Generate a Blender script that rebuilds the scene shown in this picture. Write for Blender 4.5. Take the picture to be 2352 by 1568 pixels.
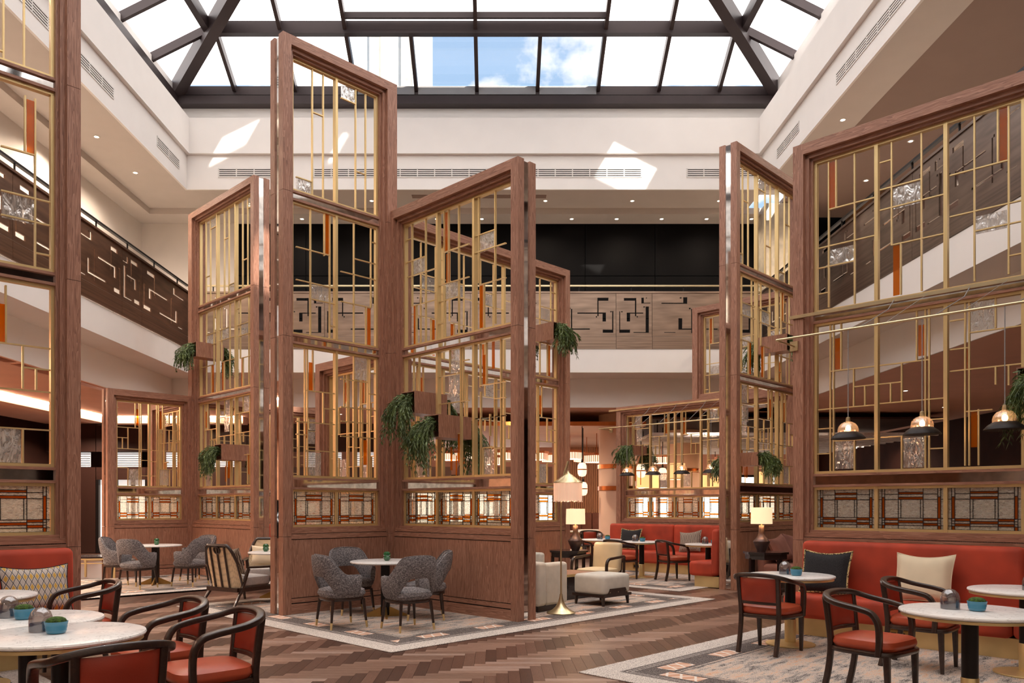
import bpy, bmesh, math, random
from mathutils import Vector, Matrix
random.seed(7)
scene = bpy.context.scene
for o in list(bpy.data.objects):
    bpy.data.objects.remove(o, do_unlink=True)
COL = scene.collection
R2 = math.sqrt(.5)
PI = math.pi

# ------------------------------------------------------------------ camera
cam_d = bpy.data.cameras.new('camera')
cam = bpy.data.objects.new('camera', cam_d)
COL.objects.link(cam)
cam.location = (0, 0, 1.5)
cam.rotation_euler = (PI / 2, 0, 0)
cam_d.sensor_width = 36
cam_d.lens = 1800 / 2352 * 36
cam_d.shift_x = 36 / 2352
cam_d.shift_y = 378 / 2352
cam_d.clip_end = 300
scene.camera = cam

# ------------------------------------------------------------------ view + sky + sun
scene.view_settings.view_transform = 'Standard'
scene.view_settings.look = 'None'
scene.view_settings.gamma = 1.0
scene.view_settings.use_curve_mapping = False
scene.view_settings.exposure = 0.5
scene.cycles.max_bounces = 4
scene.cycles.diffuse_bounces = 3
scene.cycles.glossy_bounces = 3
scene.cycles.transmission_bounces = 4
scene.cycles.transparent_max_bounces = 12
PANE_GLOW = 2.3          # daylight coming through the roller blinds of the roof
DOWN_W = 1.0              # multiplier of all downlights

def lin(c):
    c = c / 255.0
    return c / 12.92 if c <= .04045 else ((c + .055) / 1.055) ** 2.4
def rgb(r, g, b, a=1.0):
    return (lin(r), lin(g), lin(b), a)

world = bpy.data.worlds.new('sky')
scene.world = world
world.use_nodes = True
wn = world.node_tree.nodes
wl = world.node_tree.links
wn.clear()
w_out = wn.new('ShaderNodeOutputWorld')
w_bg = wn.new('ShaderNodeBackground')
w_tc = wn.new('ShaderNodeTexCoord')
w_map = wn.new('ShaderNodeMapping')
w_map.inputs['Scale'].default_value = (1.0, 1.0, 1.35)
w_map.inputs['Location'].default_value = (.37, .2, .1)
w_noise = wn.new('ShaderNodeTexNoise')
w_noise.inputs['Scale'].default_value = 7.5
w_noise.inputs['Detail'].default_value = 7
w_noise.inputs['Roughness'].default_value = .58
w_ramp = wn.new('ShaderNodeValToRGB')
w_ramp.color_ramp.elements[0].position = .505
w_ramp.color_ramp.elements[0].color = rgb(160, 191, 226)
w_ramp.color_ramp.elements[1].position = .585
w_ramp.color_ramp.elements[1].color = rgb(247, 249, 252)
w_bg.inputs['Strength'].default_value = 1.0
wl.new(w_tc.outputs['Generated'], w_map.inputs['Vector'])
wl.new(w_map.outputs['Vector'], w_noise.inputs['Vector'])
wl.new(w_noise.outputs['Fac'], w_ramp.inputs['Fac'])
wl.new(w_ramp.outputs['Color'], w_bg.inputs['Color'])
wl.new(w_bg.outputs['Background'], w_out.inputs['Surface'])

SUN_DIR = Vector((-.30, .80, -.52)).normalized()
sun_d = bpy.data.lights.new('sun', 'SUN')
sun_d.energy = 6.0
sun_d.angle = math.radians(.7)
sun_d.color = (1, .95, .86)
sun = bpy.data.objects.new('sun', sun_d)
COL.objects.link(sun)
sun.location = (10, -10, 40)
sun.rotation_euler = SUN_DIR.to_track_quat('-Z', 'Y').to_euler()

# ------------------------------------------------------------------ materials
MATS = {}
def _new(name):
    m = bpy.data.materials.new(name)
    m.use_nodes = True
    nt = m.node_tree
    b = nt.nodes['Principled BSDF']
    MATS[name] = m
    return m, nt, b
def N(nt, t, **kw):
    n = nt.nodes.new(t)
    for k, v in kw.items():
        if k in n.inputs.keys():
            n.inputs[k].default_value = v
        else:
            setattr(n, k, v)
    return n
def ramp(nt, stops):
    r = nt.nodes.new('ShaderNodeValToRGB')
    el = r.color_ramp.elements
    while len(el) < len(stops):
        el.new(.5)
    for e, (p, c) in zip(el, stops):
        e.position = p
        e.color = c
    return r
def coords(nt, scale=(1, 1, 1), kind='Object'):
    tc = N(nt, 'ShaderNodeTexCoord')
    mp = N(nt, 'ShaderNodeMapping')
    mp.inputs['Scale'].default_value = scale
    nt.links.new(tc.outputs[kind], mp.inputs['Vector'])
    return mp.outputs['Vector']

def plain(name, col, rough=.5, metal=0.0, var=.08, scale=6.0, bump=0.0, bscale=60.0, coat=0.0, sheen=0.0, stretch=(1, 1, 1), spec=.5):
    """colour with a soft procedural mottling and optional fine relief"""
    m, nt, b = _new(name)
    v = coords(nt, stretch)
    nz = N(nt, 'ShaderNodeTexNoise', Scale=scale, Detail=1.5, Roughness=.6)
    nt.links.new(v, nz.inputs['Vector'])
    lo = tuple(c * (1 - var) for c in col[:3]) + (1,)
    hi = tuple(min(1, c * (1 + var)) for c in col[:3]) + (1,)
    r = ramp(nt, [(.3, lo), (.7, hi)])
    nt.links.new(nz.outputs['Fac'], r.inputs['Fac'])
    nt.links.new(r.outputs['Color'], b.inputs['Base Color'])
    b.inputs['Roughness'].default_value = rough
    b.inputs['Metallic'].default_value = metal
    b.inputs['Coat Weight'].default_value = coat
    b.inputs['Sheen Weight'].default_value = sheen
    b.inputs['Specular IOR Level'].default_value = spec
    if sheen:
        b.inputs['Sheen Roughness'].default_value = .4
        b.inputs['Sheen Tint'].default_value = tuple(min(1, c * 2.2) for c in col[:3]) + (1,)
    if bump:
        n2 = N(nt, 'ShaderNodeTexNoise', Scale=bscale, Detail=1.0)
        nt.links.new(v, n2.inputs['Vector'])
        bp = N(nt, 'ShaderNodeBump', Strength=bump, Distance=.01)
        nt.links.new(n2.outputs['Fac'], bp.inputs['Height'])
        nt.links.new(bp.outputs['Normal'], b.inputs['Normal'])
    return m

def wood(name, c0, c1, c2, stretch, rough=.45, coat=0.0):
    m, nt, b = _new(name)
    v = coords(nt, stretch)
    n1 = N(nt, 'ShaderNodeTexNoise', Scale=2.2, Detail=2.0, Roughness=.6, Distortion=.9)
    n2 = N(nt, 'ShaderNodeTexNoise', Scale=16.0, Detail=1.5, Roughness=.7)
    nt.links.new(v, n1.inputs['Vector'])
    nt.links.new(v, n2.inputs['Vector'])
    wv = N(nt, 'ShaderNodeMath', operation='MULTIPLY')
    wv.inputs[1].default_value = 7.0
    nt.links.new(n1.outputs['Fac'], wv.inputs[0])
    fr = N(nt, 'ShaderNodeMath', operation='FRACT')
    nt.links.new(wv.outputs[0], fr.inputs[0])
    mx = N(nt, 'ShaderNodeMix', data_type='FLOAT')
    mx.inputs[0].default_value = .62
    nt.links.new(fr.outputs[0], mx.inputs[2])
    nt.links.new(n2.outputs['Fac'], mx.inputs[3])
    r = ramp(nt, [(.12, c0), (.5, c1), (.85, c2)])
    nt.links.new(mx.outputs[0], r.inputs['Fac'])
    nt.links.new(r.outputs['Color'], b.inputs['Base Color'])
    b.inputs['Roughness'].default_value = rough
    b.inputs['Coat Weight'].default_value = coat
    bp = N(nt, 'ShaderNodeBump', Strength=.12, Distance=.004)
    nt.links.new(n2.outputs['Fac'], bp.inputs['Height'])
    nt.links.new(bp.outputs['Normal'], b.inputs['Normal'])
    return m

W0, W1, W2 = rgb(108, 70, 54), rgb(160, 112, 90), rgb(192, 146, 122)
wood('wood_v', W0, W1, W2, (9, 9, .5))
wood('wood_h', W0, W1, W2, (.5, 9, 9))
wood('dark_wood', rgb(34, 20, 15), rgb(48, 29, 22), rgb(60, 38, 28), (3, 3, 3), rough=.32, coat=.25)
wood('table_dark', rgb(28, 17, 18), rgb(38, 24, 25), rgb(52, 34, 34), (3, 3, 3), rough=.22, coat=.4)
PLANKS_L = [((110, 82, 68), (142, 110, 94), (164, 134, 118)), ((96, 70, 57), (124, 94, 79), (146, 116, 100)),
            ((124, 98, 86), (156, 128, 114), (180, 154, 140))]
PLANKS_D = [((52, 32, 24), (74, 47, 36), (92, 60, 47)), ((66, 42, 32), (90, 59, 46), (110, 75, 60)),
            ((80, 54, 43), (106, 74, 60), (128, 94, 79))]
for i, cs in enumerate(PLANKS_L):  # planks along X: grain sheen put into a paler colour
    wood('plank_sheen_light_%d' % i, *[rgb(*c) for c in cs], (1.2, 14, 14), rough=.33)
for i, cs in enumerate(PLANKS_D):  # planks along Y: weaker sheen put into a darker colour
    wood('plank_sheen_dark_%d' % i, *[rgb(*c) for c in cs], (14, 1.2, 14), rough=.36)
plain('brass', rgb(226, 198, 142), .36, .6, .07, 5, .06, 80)
plain('brass_dull', rgb(176, 140, 84), .42, 1.0, .1, 5, .06, 80)
plain('champagne', rgb(214, 196, 158), .3, 1.0, .05, 5)
plain('copper', rgb(196, 112, 62), .35, 1.0, .08, 5)
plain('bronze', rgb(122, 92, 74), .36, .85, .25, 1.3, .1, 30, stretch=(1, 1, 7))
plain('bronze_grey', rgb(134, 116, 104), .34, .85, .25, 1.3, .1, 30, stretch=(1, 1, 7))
plain('bronze_sunlit', rgb(158, 134, 116), .36, .8, .25, 1.3, .1, 30, stretch=(1, 1, 7))  # paler copy of the bronze, sun reflections put into its colour
plain('black_metal', rgb(36, 30, 29), .42, .6, .1)
plain('steel_dark', rgb(58, 46, 46), .42, .3, .08, 2)
plain('plaster', rgb(238, 232, 227), .85, 0, .015, 2, .03, 120)
plain('plaster_warm', rgb(228, 217, 206), .85, 0, .02, 2, .03, 120)
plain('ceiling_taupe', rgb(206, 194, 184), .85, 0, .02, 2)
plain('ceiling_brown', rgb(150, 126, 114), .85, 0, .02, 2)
plain('coral', rgb(224, 178, 154), .8, 0, .03, 2)
plain('coral_light', rgb(226, 186, 160), .8, 0, .03, 2)
plain('black_panel', rgb(12, 10, 10), .6, 0, .2, 1.5, spec=.08)
plain('maroon_panel', rgb(46, 25, 19), .8, 0, .2, 1.5, spec=.05)
plain('riser_white', rgb(248, 244, 240), .85, 0, .01, 2)
plain('raft_back', rgb(70, 46, 38), .8, 0, .1, 2)
plain('steel_grey', rgb(150, 146, 144), .5, .2, .08, 2)
plain('brown_panel', rgb(58, 36, 30), .3, 0, .2, 1.5)
plain('gap_dark', rgb(20, 13, 11), .8)
plain('leather', rgb(176, 74, 46), .38, 0, .07, 8, .05, 140)
plain('leather_shaded', rgb(150, 50, 30), .4, 0, .07, 8, .05, 140)  # darker copy of the seat leather, backrest shade put into the colour
plain('velvet', rgb(176, 62, 36), .75, 0, .26, 3.2, .06, 200, sheen=.6)  # strong mottling puts the patchy velvet sheen into the colour
plain('velvet_brown', rgb(124, 78, 66), .8, 0, .1, 6, .1, 150, sheen=.3)
plain('linen', rgb(214, 206, 194), .9, 0, .05, 10, .15, 240)
plain('cream_leather', rgb(222, 198, 160), .45, 0, .04, 6)
plain('cream_cloth', rgb(226, 208, 178), .8, 0, .04, 6, .1, 200)
plain('black_boucle', rgb(40, 38, 40), .95, 0, .5, 120, .4, 260)
plain('grey_cushion', rgb(150, 138, 134), .9, 0, .1, 40, .2, 200)
plain('fringe', rgb(240, 212, 192), .85, 0, .08, 30, .3, 160, stretch=(1, 1, .05))
MATS['fringe'].node_tree.nodes['Principled BSDF'].inputs['Emission Color'].default_value = rgb(255, 205, 170)
MATS['fringe'].node_tree.nodes['Principled BSDF'].inputs['Emission Strength'].default_value = .28
plain('vase', rgb(92, 72, 68), .3, .55, .2, 2)
plain('ceramic_blue', rgb(66, 134, 164), .3, 0, .08, 5, coat=.4)
plain('ceramic_dark', rgb(46, 44, 46), .35, 0, .08, 5)
plain('moss', rgb(60, 84, 24), .95, 0, .6, 60, .8, 120)
plain('leaf', rgb(84, 98, 46), .5, 0, .5, 9)
plain('leaf_light', rgb(128, 148, 104), .55, 0, .35, 4)
plain('green_glass', rgb(36, 92, 50), .12, 0, .1, 4, coat=.6)
plain('cable_grey', rgb(150, 146, 146), .6, 0, .1)
plain('cord_silver', rgb(190, 186, 182), .5, .3, .1)
plain('vent_white', rgb(226, 220, 214), .6, 0, .01)
plain('stone_brown', rgb(150, 112, 84), .6, 0, .3, 5, .3, 20)
plain('travertine', rgb(206, 192, 168), .6, 0, .15, 5, .3, 20)
plain('fluted_tan', rgb(190, 136, 104), .6, 0, .05, 3)
plain('facade_white', rgb(238, 234, 226), .9, 0, .03, 2)
plain('facade_stone', rgb(196, 186, 172), .9, 0, .15, 3)
plain('seat_grey', rgb(176, 168, 164), .9, 0, .1, 40, .2, 200)
plain('orange_rim', rgb(196, 116, 66), .5, 0, .08, 6)
plain('black_sign', rgb(18, 16, 16), .3)

def tweed():
    m, nt, b = _new('tweed')
    v = coords(nt, (1, 1, 1))
    a = N(nt, 'ShaderNodeTexNoise', Scale=1.0, Detail=2.0)
    mpa = N(nt, 'ShaderNodeMapping'); mpa.inputs['Scale'].default_value = (40, 40, 260)
    mpb = N(nt, 'ShaderNodeMapping'); mpb.inputs['Scale'].default_value = (260, 260, 36)
    c = N(nt, 'ShaderNodeTexNoise', Scale=1.0, Detail=2.0)
    nt.links.new(v, mpa.inputs['Vector']); nt.links.new(v, mpb.inputs['Vector'])
    nt.links.new(mpa.outputs[0], a.inputs['Vector']); nt.links.new(mpb.outputs[0], c.inputs['Vector'])
    mx = N(nt, 'ShaderNodeMath', operation='ADD')
    nt.links.new(a.outputs['Fac'], mx.inputs[0]); nt.links.new(c.outputs['Fac'], mx.inputs[1])
    hf = N(nt, 'ShaderNodeMath', operation='MULTIPLY'); hf.inputs[1].default_value = .5
    nt.links.new(mx.outputs[0], hf.inputs[0])
    r = ramp(nt, [(.40, rgb(60, 55, 57)), (.5, rgb(112, 105, 106)), (.60, rgb(176, 168, 166))])
    nt.links.new(hf.outputs[0], r.inputs['Fac'])
    nt.links.new(r.outputs['Color'], b.inputs['Base Color'])
    b.inputs['Roughness'].default_value = .95
    bp = N(nt, 'ShaderNodeBump', Strength=.5, Distance=.004)
    nt.links.new(hf.outputs[0], bp.inputs['Height'])
    nt.links.new(bp.outputs['Normal'], b.inputs['Normal'])
tweed()

def marble():
    m, nt, b = _new('marble')
    v = coords(nt, (1, 1, 1))
    n = N(nt, 'ShaderNodeTexNoise', Scale=6.0, Detail=8.0, Roughness=.58, Distortion=1.2)
    nt.links.new(v, n.inputs['Vector'])
    r = ramp(nt, [(.0, rgb(242, 238, 234)), (.485, rgb(240, 235, 231)), (.5, rgb(200, 195, 192)), (.515, rgb(241, 237, 233)), (1, rgb(244, 241, 238))])
    nt.links.new(n.outputs['Fac'], r.inputs['Fac'])
    nt.links.new(r.outputs['Color'], b.inputs['Base Color'])
    b.inputs['Roughness'].default_value = .22
marble()

def cane():
    m, nt, b = _new('cane')
    v = coords(nt, (1, 1, 1))
    ck = N(nt, 'ShaderNodeTexVoronoi', Scale=58.0)
    ck.inputs['Randomness'].default_value = 0.0
    nt.links.new(v, ck.inputs['Vector'])
    r = ramp(nt, [(.2, rgb(70, 50, 36)), (.28, rgb(226, 202, 166))])
    nt.links.new(ck.outputs['Distance'], r.inputs['Fac'])
    nt.links.new(r.outputs['Color'], b.inputs['Base Color'])
    b.inputs['Roughness'].default_value = .7
cane()

def lozenge():
    """woven cushion cloth: stretched diamonds in grey and ochre with dark outlines"""
    m, nt, b = _new('lozenge_cloth')
    tc = N(nt, 'ShaderNodeTexCoord')
    sp = N(nt, 'ShaderNodeSeparateXYZ')
    nt.links.new(tc.outputs['Object'], sp.inputs[0])
    def tri(sock, k):
        a = N(nt, 'ShaderNodeMath', operation='MULTIPLY'); a.inputs[1].default_value = k
        nt.links.new(sock, a.inputs[0])
        p = N(nt, 'ShaderNodeMath', operation='PINGPONG'); p.inputs[1].default_value = 1.0
        nt.links.new(a.outputs[0], p.inputs[0])
        return p.outputs[0]
    tx, tz = tri(sp.outputs['X'], 40.0), tri(sp.outputs['Z'], 19.0)
    ad = N(nt, 'ShaderNodeMath', operation='ADD')
    nt.links.new(tx, ad.inputs[0]); nt.links.new(tz, ad.inputs[1])
    r = ramp(nt, [(.0, rgb(206, 160, 72)), (.3, rgb(206, 160, 72)), (.34, rgb(196, 184, 174)), (.44, rgb(196, 184, 174)), (.47, rgb(40, 34, 34)), (.54, rgb(40, 34, 34)), (.57, rgb(196, 184, 174)), (1, rgb(186, 172, 164))])
    hf = N(nt, 'ShaderNodeMath', operation='MULTIPLY'); hf.inputs[1].default_value = .5
    nt.links.new(ad.outputs[0], hf.inputs[0])
    nt.links.new(hf.outputs[0], r.inputs['Fac'])
    nt.links.new(r.outputs['Color'], b.inputs['Base Color'])
    b.inputs['Roughness'].default_value = .85
lozenge()

def chevron():
    m, nt, b = _new('chevron_cloth')
    v = coords(nt, (1, 1, 1))
    w = N(nt, 'ShaderNodeTexWave', Scale=14.0, Distortion=4.0)
    nt.links.new(v, w.inputs['Vector'])
    r = ramp(nt, [(.3, rgb(84, 66, 58)), (.6, rgb(176, 158, 142))])
    nt.links.new(w.outputs['Fac'], r.inputs['Fac'])
    nt.links.new(r.outputs['Color'], b.inputs['Base Color'])
    b.inputs['Roughness'].default_value = .85
chevron()

def braid():
    m, nt, b = _new('braid')
    v = coords(nt, (1, 1, 1))
    w = N(nt, 'ShaderNodeTexNoise', Scale=70.0)
    nt.links.new(v, w.inputs['Vector'])
    r = ramp(nt, [(.42, rgb(60, 44, 30)), (.52, rgb(214, 186, 128))])
    nt.links.new(w.outputs['Fac'], r.inputs['Fac'])
    nt.links.new(r.outputs['Color'], b.inputs['Base Color'])
    b.inputs['Roughness'].default_value = .8
braid()

def emit(name, col, strength):
    m, nt, b = _new(name)
    b.inputs['Base Color'].default_value = col
    b.inputs['Emission Color'].default_value = col
    b.inputs['Emission Strength'].default_value = strength
    b.inputs['Roughness'].default_value = .6
    return m
emit('blind_glow', rgb(248, 245, 243), PANE_GLOW)
emit('lamp_glow', rgb(255, 232, 206), 9.0)
emit('bulb_glow', rgb(255, 206, 150), 22.0)
emit('cove_glow', rgb(255, 226, 196), 26.0)
emit('shade_glow', rgb(255, 226, 180), .6)
emit('amber_shade_glow', rgb(250, 196, 130), .6)
emit('lantern_glow', rgb(255, 230, 198), .85)
emit('slot_glow', rgb(240, 236, 232), .55)
emit('window_glow', rgb(250, 246, 242), 4.0)
emit('sign_white', rgb(240, 240, 240), .8)

def mirror():
    m, nt, b = _new('mirror')
    v = coords(nt, (1, 1, 1))
    n = N(nt, 'ShaderNodeTexNoise', Scale=9.0, Detail=5.0)
    nt.links.new(v, n.inputs['Vector'])
    r = ramp(nt, [(.35, (.7, .69, .67, 1)), (.6, (.92, .91, .89, 1))])
    nt.links.new(n.outputs['Fac'], r.inputs['Fac'])
    nt.links.new(r.outputs['Color'], b.inputs['Base Color'])
    b.inputs['Metallic'].default_value = 1
    b.inputs['Roughness'].default_value = .04
mirror()

def glassmix(name, tint, diffuse, fac_diff, gloss_rough, bump=0.0, bscale=30.0, stretch=(1, 1, 1), fac_gloss=.1):
    """thin pane: tinted see-through + light-scattering body + surface gloss"""
    m, nt, b = _new(name)
    nt.nodes.remove(b)
    out = [n for n in nt.nodes if n.type == 'OUTPUT_MATERIAL'][0]
    tr = N(nt, 'ShaderNodeBsdfTransparent'); tr.inputs['Color'].default_value = tint
    tl = N(nt, 'ShaderNodeBsdfTranslucent'); tl.inputs['Color'].default_value = diffuse
    df = N(nt, 'ShaderNodeBsdfDiffuse'); df.inputs['Color'].default_value = diffuse
    gl = N(nt, 'ShaderNodeBsdfGlossy'); gl.inputs['Roughness'].default_value = gloss_rough
    gl.inputs['Color'].default_value = (.9, .9, .9, 1)
    m0 = N(nt, 'ShaderNodeMixShader'); m0.inputs[0].default_value = .35
    m1 = N(nt, 'ShaderNodeMixShader'); m1.inputs[0].default_value = fac_diff
    m2 = N(nt, 'ShaderNodeMixShader'); m2.inputs[0].default_value = fac_gloss
    L = nt.links
    L.new(tl.outputs[0], m0.inputs[1]); L.new(df.outputs[0], m0.inputs[2])
    L.new(tr.outputs[0], m1.inputs[1]); L.new(m0.outputs[0], m1.inputs[2])
    L.new(m1.outputs[0], m2.inputs[1]); L.new(gl.outputs[0], m2.inputs[2])
    L.new(m2.outputs[0], out.inputs['Surface'])
    if bump:
        gp = N(nt, 'ShaderNodeNewGeometry')
        mp = N(nt, 'ShaderNodeMapping')
        mp.inputs['Scale'].default_value = stretch
        L.new(gp.outputs['Position'], mp.inputs['Vector'])
        n = N(nt, 'ShaderNodeTexNoise', Scale=bscale, Detail=1.5, Distortion=1.0)
        L.new(mp.outputs['Vector'], n.inputs['Vector'])
        bp = N(nt, 'ShaderNodeBump', Strength=bump, Distance=.02)
        L.new(n.outputs['Fac'], bp.inputs['Height'])
        L.new(bp.outputs['Normal'], gl.inputs['Normal'])
        rr = ramp(nt, [(.36, (fac_diff * .75,) * 3 + (1,)), (.66, (min(1, fac_diff * 1.3),) * 3 + (1,))])
        L.new(n.outputs['Fac'], rr.inputs['Fac'])
        L.new(rr.outputs['Color'], m1.inputs[0])
    return m
glassmix('amber_pane', (.82, .44, .08, 1), rgb(230, 138, 24), .4, .1, fac_gloss=.06)
glassmix('textured_pane', (.93, .92, .91, 1), rgb(240, 236, 230), .2, .05, 1.0, 16.0, (1, 1, .45), .34)
glassmix('stained_amber', (.8, .4, .08, 1), rgb(226, 124, 30), .4, .15, fac_gloss=.05)
glassmix('stained_cream', (.97, .94, .88, 1), rgb(250, 242, 226), .3, .2, .35, 26.0, (1, 1, 3.0), .09)
glassmix('clear_glass', (.98, .98, .98, 1), (.9, .9, .9, 1), .03, .03, fac_gloss=.05)
glassmix('smoke_glass', rgb(210, 200, 196), rgb(190, 180, 176), .12, .05, fac_gloss=.22)
glassmix('blue_glass', rgb(150, 176, 206), rgb(110, 140, 180), .3, .05, fac_gloss=.18)
glassmix('pendant_glass', rgb(250, 226, 206), rgb(250, 220, 196), .18, .08, fac_gloss=.22)
plain('lead', rgb(40, 34, 30), .5, .6)

def rug_mat(name, hx, hy, seed):
    """carpet woven with a pale edge, dark lined border with salmon lozenges and a mottled field"""
    m, nt, b = _new(name)
    L = nt.links
    tc = N(nt, 'ShaderNodeTexCoord')
    sp = N(nt, 'ShaderNodeSeparateXYZ')
    L.new(tc.outputs['Object'], sp.inputs[0])
    def op(o, a, bb=None, v=None):
        n = N(nt, 'ShaderNodeMath', operation=o)
        L.new(a, n.inputs[0])
        if bb is not None: L.new(bb, n.inputs[1])
        if v is not None: n.inputs[1].default_value = v
        return n.outputs[0]
    ax = op('ABSOLUTE', sp.outputs['X']); ay = op('ABSOLUTE', sp.outputs['Y'])
    dx = op('MULTIPLY', op('SUBTRACT', ax, v=hx), v=-1.0); dy = op('MULTIPLY', op('SUBTRACT', ay, v=hy), v=-1.0)
    d = op('MINIMUM', dx, dy)
    mpn = N(nt, 'ShaderNodeMapping'); mpn.inputs['Scale'].default_value = (2.5, 9, 1)
    mpn.inputs['Location'].default_value = (seed, seed * 2.3, 0)
    L.new(tc.outputs['Object'], mpn.inputs['Vector'])
    n1 = N(nt, 'ShaderNodeTexNoise', Scale=.75, Detail=4.0, Roughness=.75); L.new(mpn.outputs[0], n1.inputs['Vector'])
    n2 = N(nt, 'ShaderNodeTexNoise', Scale=26.0, Detail=2.5, Roughness=.8); L.new(mpn.outputs[0], n2.inputs['Vector'])
    n3 = N(nt, 'ShaderNodeTexNoise', Scale=150.0, Detail=2.0); L.new(tc.outputs['Object'], n3.inputs['Vector'])
    mm = N(nt, 'ShaderNodeMix', data_type='FLOAT'); mm.inputs[0].default_value = .5
    L.new(n2.outputs['Fac'], mm.inputs[2]); L.new(n1.outputs['Fac'], mm.inputs[3])
    field = ramp(nt, [(.41, rgb(58, 52, 52)), (.465, rgb(150, 140, 134)), (.515, rgb(206, 194, 184)), (.55, rgb(208, 178, 154)), (.60, rgb(200, 142, 106))])
    L.new(mm.outputs[0], field.inputs['Fac'])
    edge = ramp(nt, [(.40, rgb(96, 86, 84)), (.48, rgb(206, 194, 184)), (.6, rgb(226, 214, 204))])
    L.new(n2.outputs['Fac'], edge.inputs['Fac'])
    dark = ramp(nt, [(.42, rgb(46, 40, 42)), (.58, rgb(140, 128, 122))])
    L.new(n2.outputs['Fac'], dark.inputs['Fac'])
    # lozenges along the border
    al = N(nt, 'ShaderNodeMix', data_type='FLOAT')
    sel = op('LESS_THAN', dx, dy)
    L.new(sel, al.inputs[0]); L.new(sp.outputs['X'], al.inputs[2]); L.new(sp.outputs['Y'], al.inputs[3])
    seg = op('PINGPONG', op('MULTIPLY', al.outputs[0], v=2.2), v=1.0)
    loz = op('GREATER_THAN', seg, v=.58)
    inb = op('MULTIPLY', op('GREATER_THAN', d, v=.40), op('LESS_THAN', d, v=.58))
    lozm = op('MULTIPLY', loz, inb)
    cr = op('PINGPONG', op('MULTIPLY', op('ADD', al.outputs[0], op('MULTIPLY', d, v=.6)), v=14.0), v=1.0)
    cr2 = op('PINGPONG', op('MULTIPLY', op('SUBTRACT', al.outputs[0], op('MULTIPLY', d, v=.6)), v=14.0), v=1.0)
    ln = op('MINIMUM', cr, cr2)
    salm = ramp(nt, [(.14, rgb(226, 212, 200)), (.22, rgb(204, 158, 132))])
    L.new(ln, salm.inputs['Fac'])
    def mixc(f, a, c):
        x = N(nt, 'ShaderNodeMix', data_type='RGBA')
        L.new(f, x.inputs[0]); L.new(a, x.inputs[6]); L.new(c, x.inputs[7])
        return x.outputs[2]
    inside_dark = op('GREATER_THAN', d, v=.26)
    c = mixc(inside_dark, edge.outputs['Color'], dark.outputs['Color'])
    # fine light lines in the dark band
    fl = op('GREATER_THAN', op('PINGPONG', op('MULTIPLY', d, v=56.0), v=1.0), v=.72)
    flm = op('MULTIPLY', fl, op('MULTIPLY', op('GREATER_THAN', d, v=.27), op('LESS_THAN', d, v=.37)))
    c = mixc(flm, c, edge.outputs['Color'])
    c = mixc(lozm, c, salm.outputs['Color'])
    c = mixc(op('GREATER_THAN', d, v=.62), c, field.outputs['Color'])
    ln2 = op('MULTIPLY', op('GREATER_THAN', d, v=.645), op('LESS_THAN', d, v=.662))
    c = mixc(ln2, c, dark.outputs['Color'])
    L.new(c, b.inputs['Base Color'])
    b.inputs['Roughness'].default_value = .95
    b.inputs['Specular IOR Level'].default_value = .1
    bp = N(nt, 'ShaderNodeBump', Strength=.6, Distance=.006)
    L.new(n3.outputs['Fac'], bp.inputs['Height']); L.new(bp.outputs['Normal'], b.inputs['Normal'])
    return m

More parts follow.
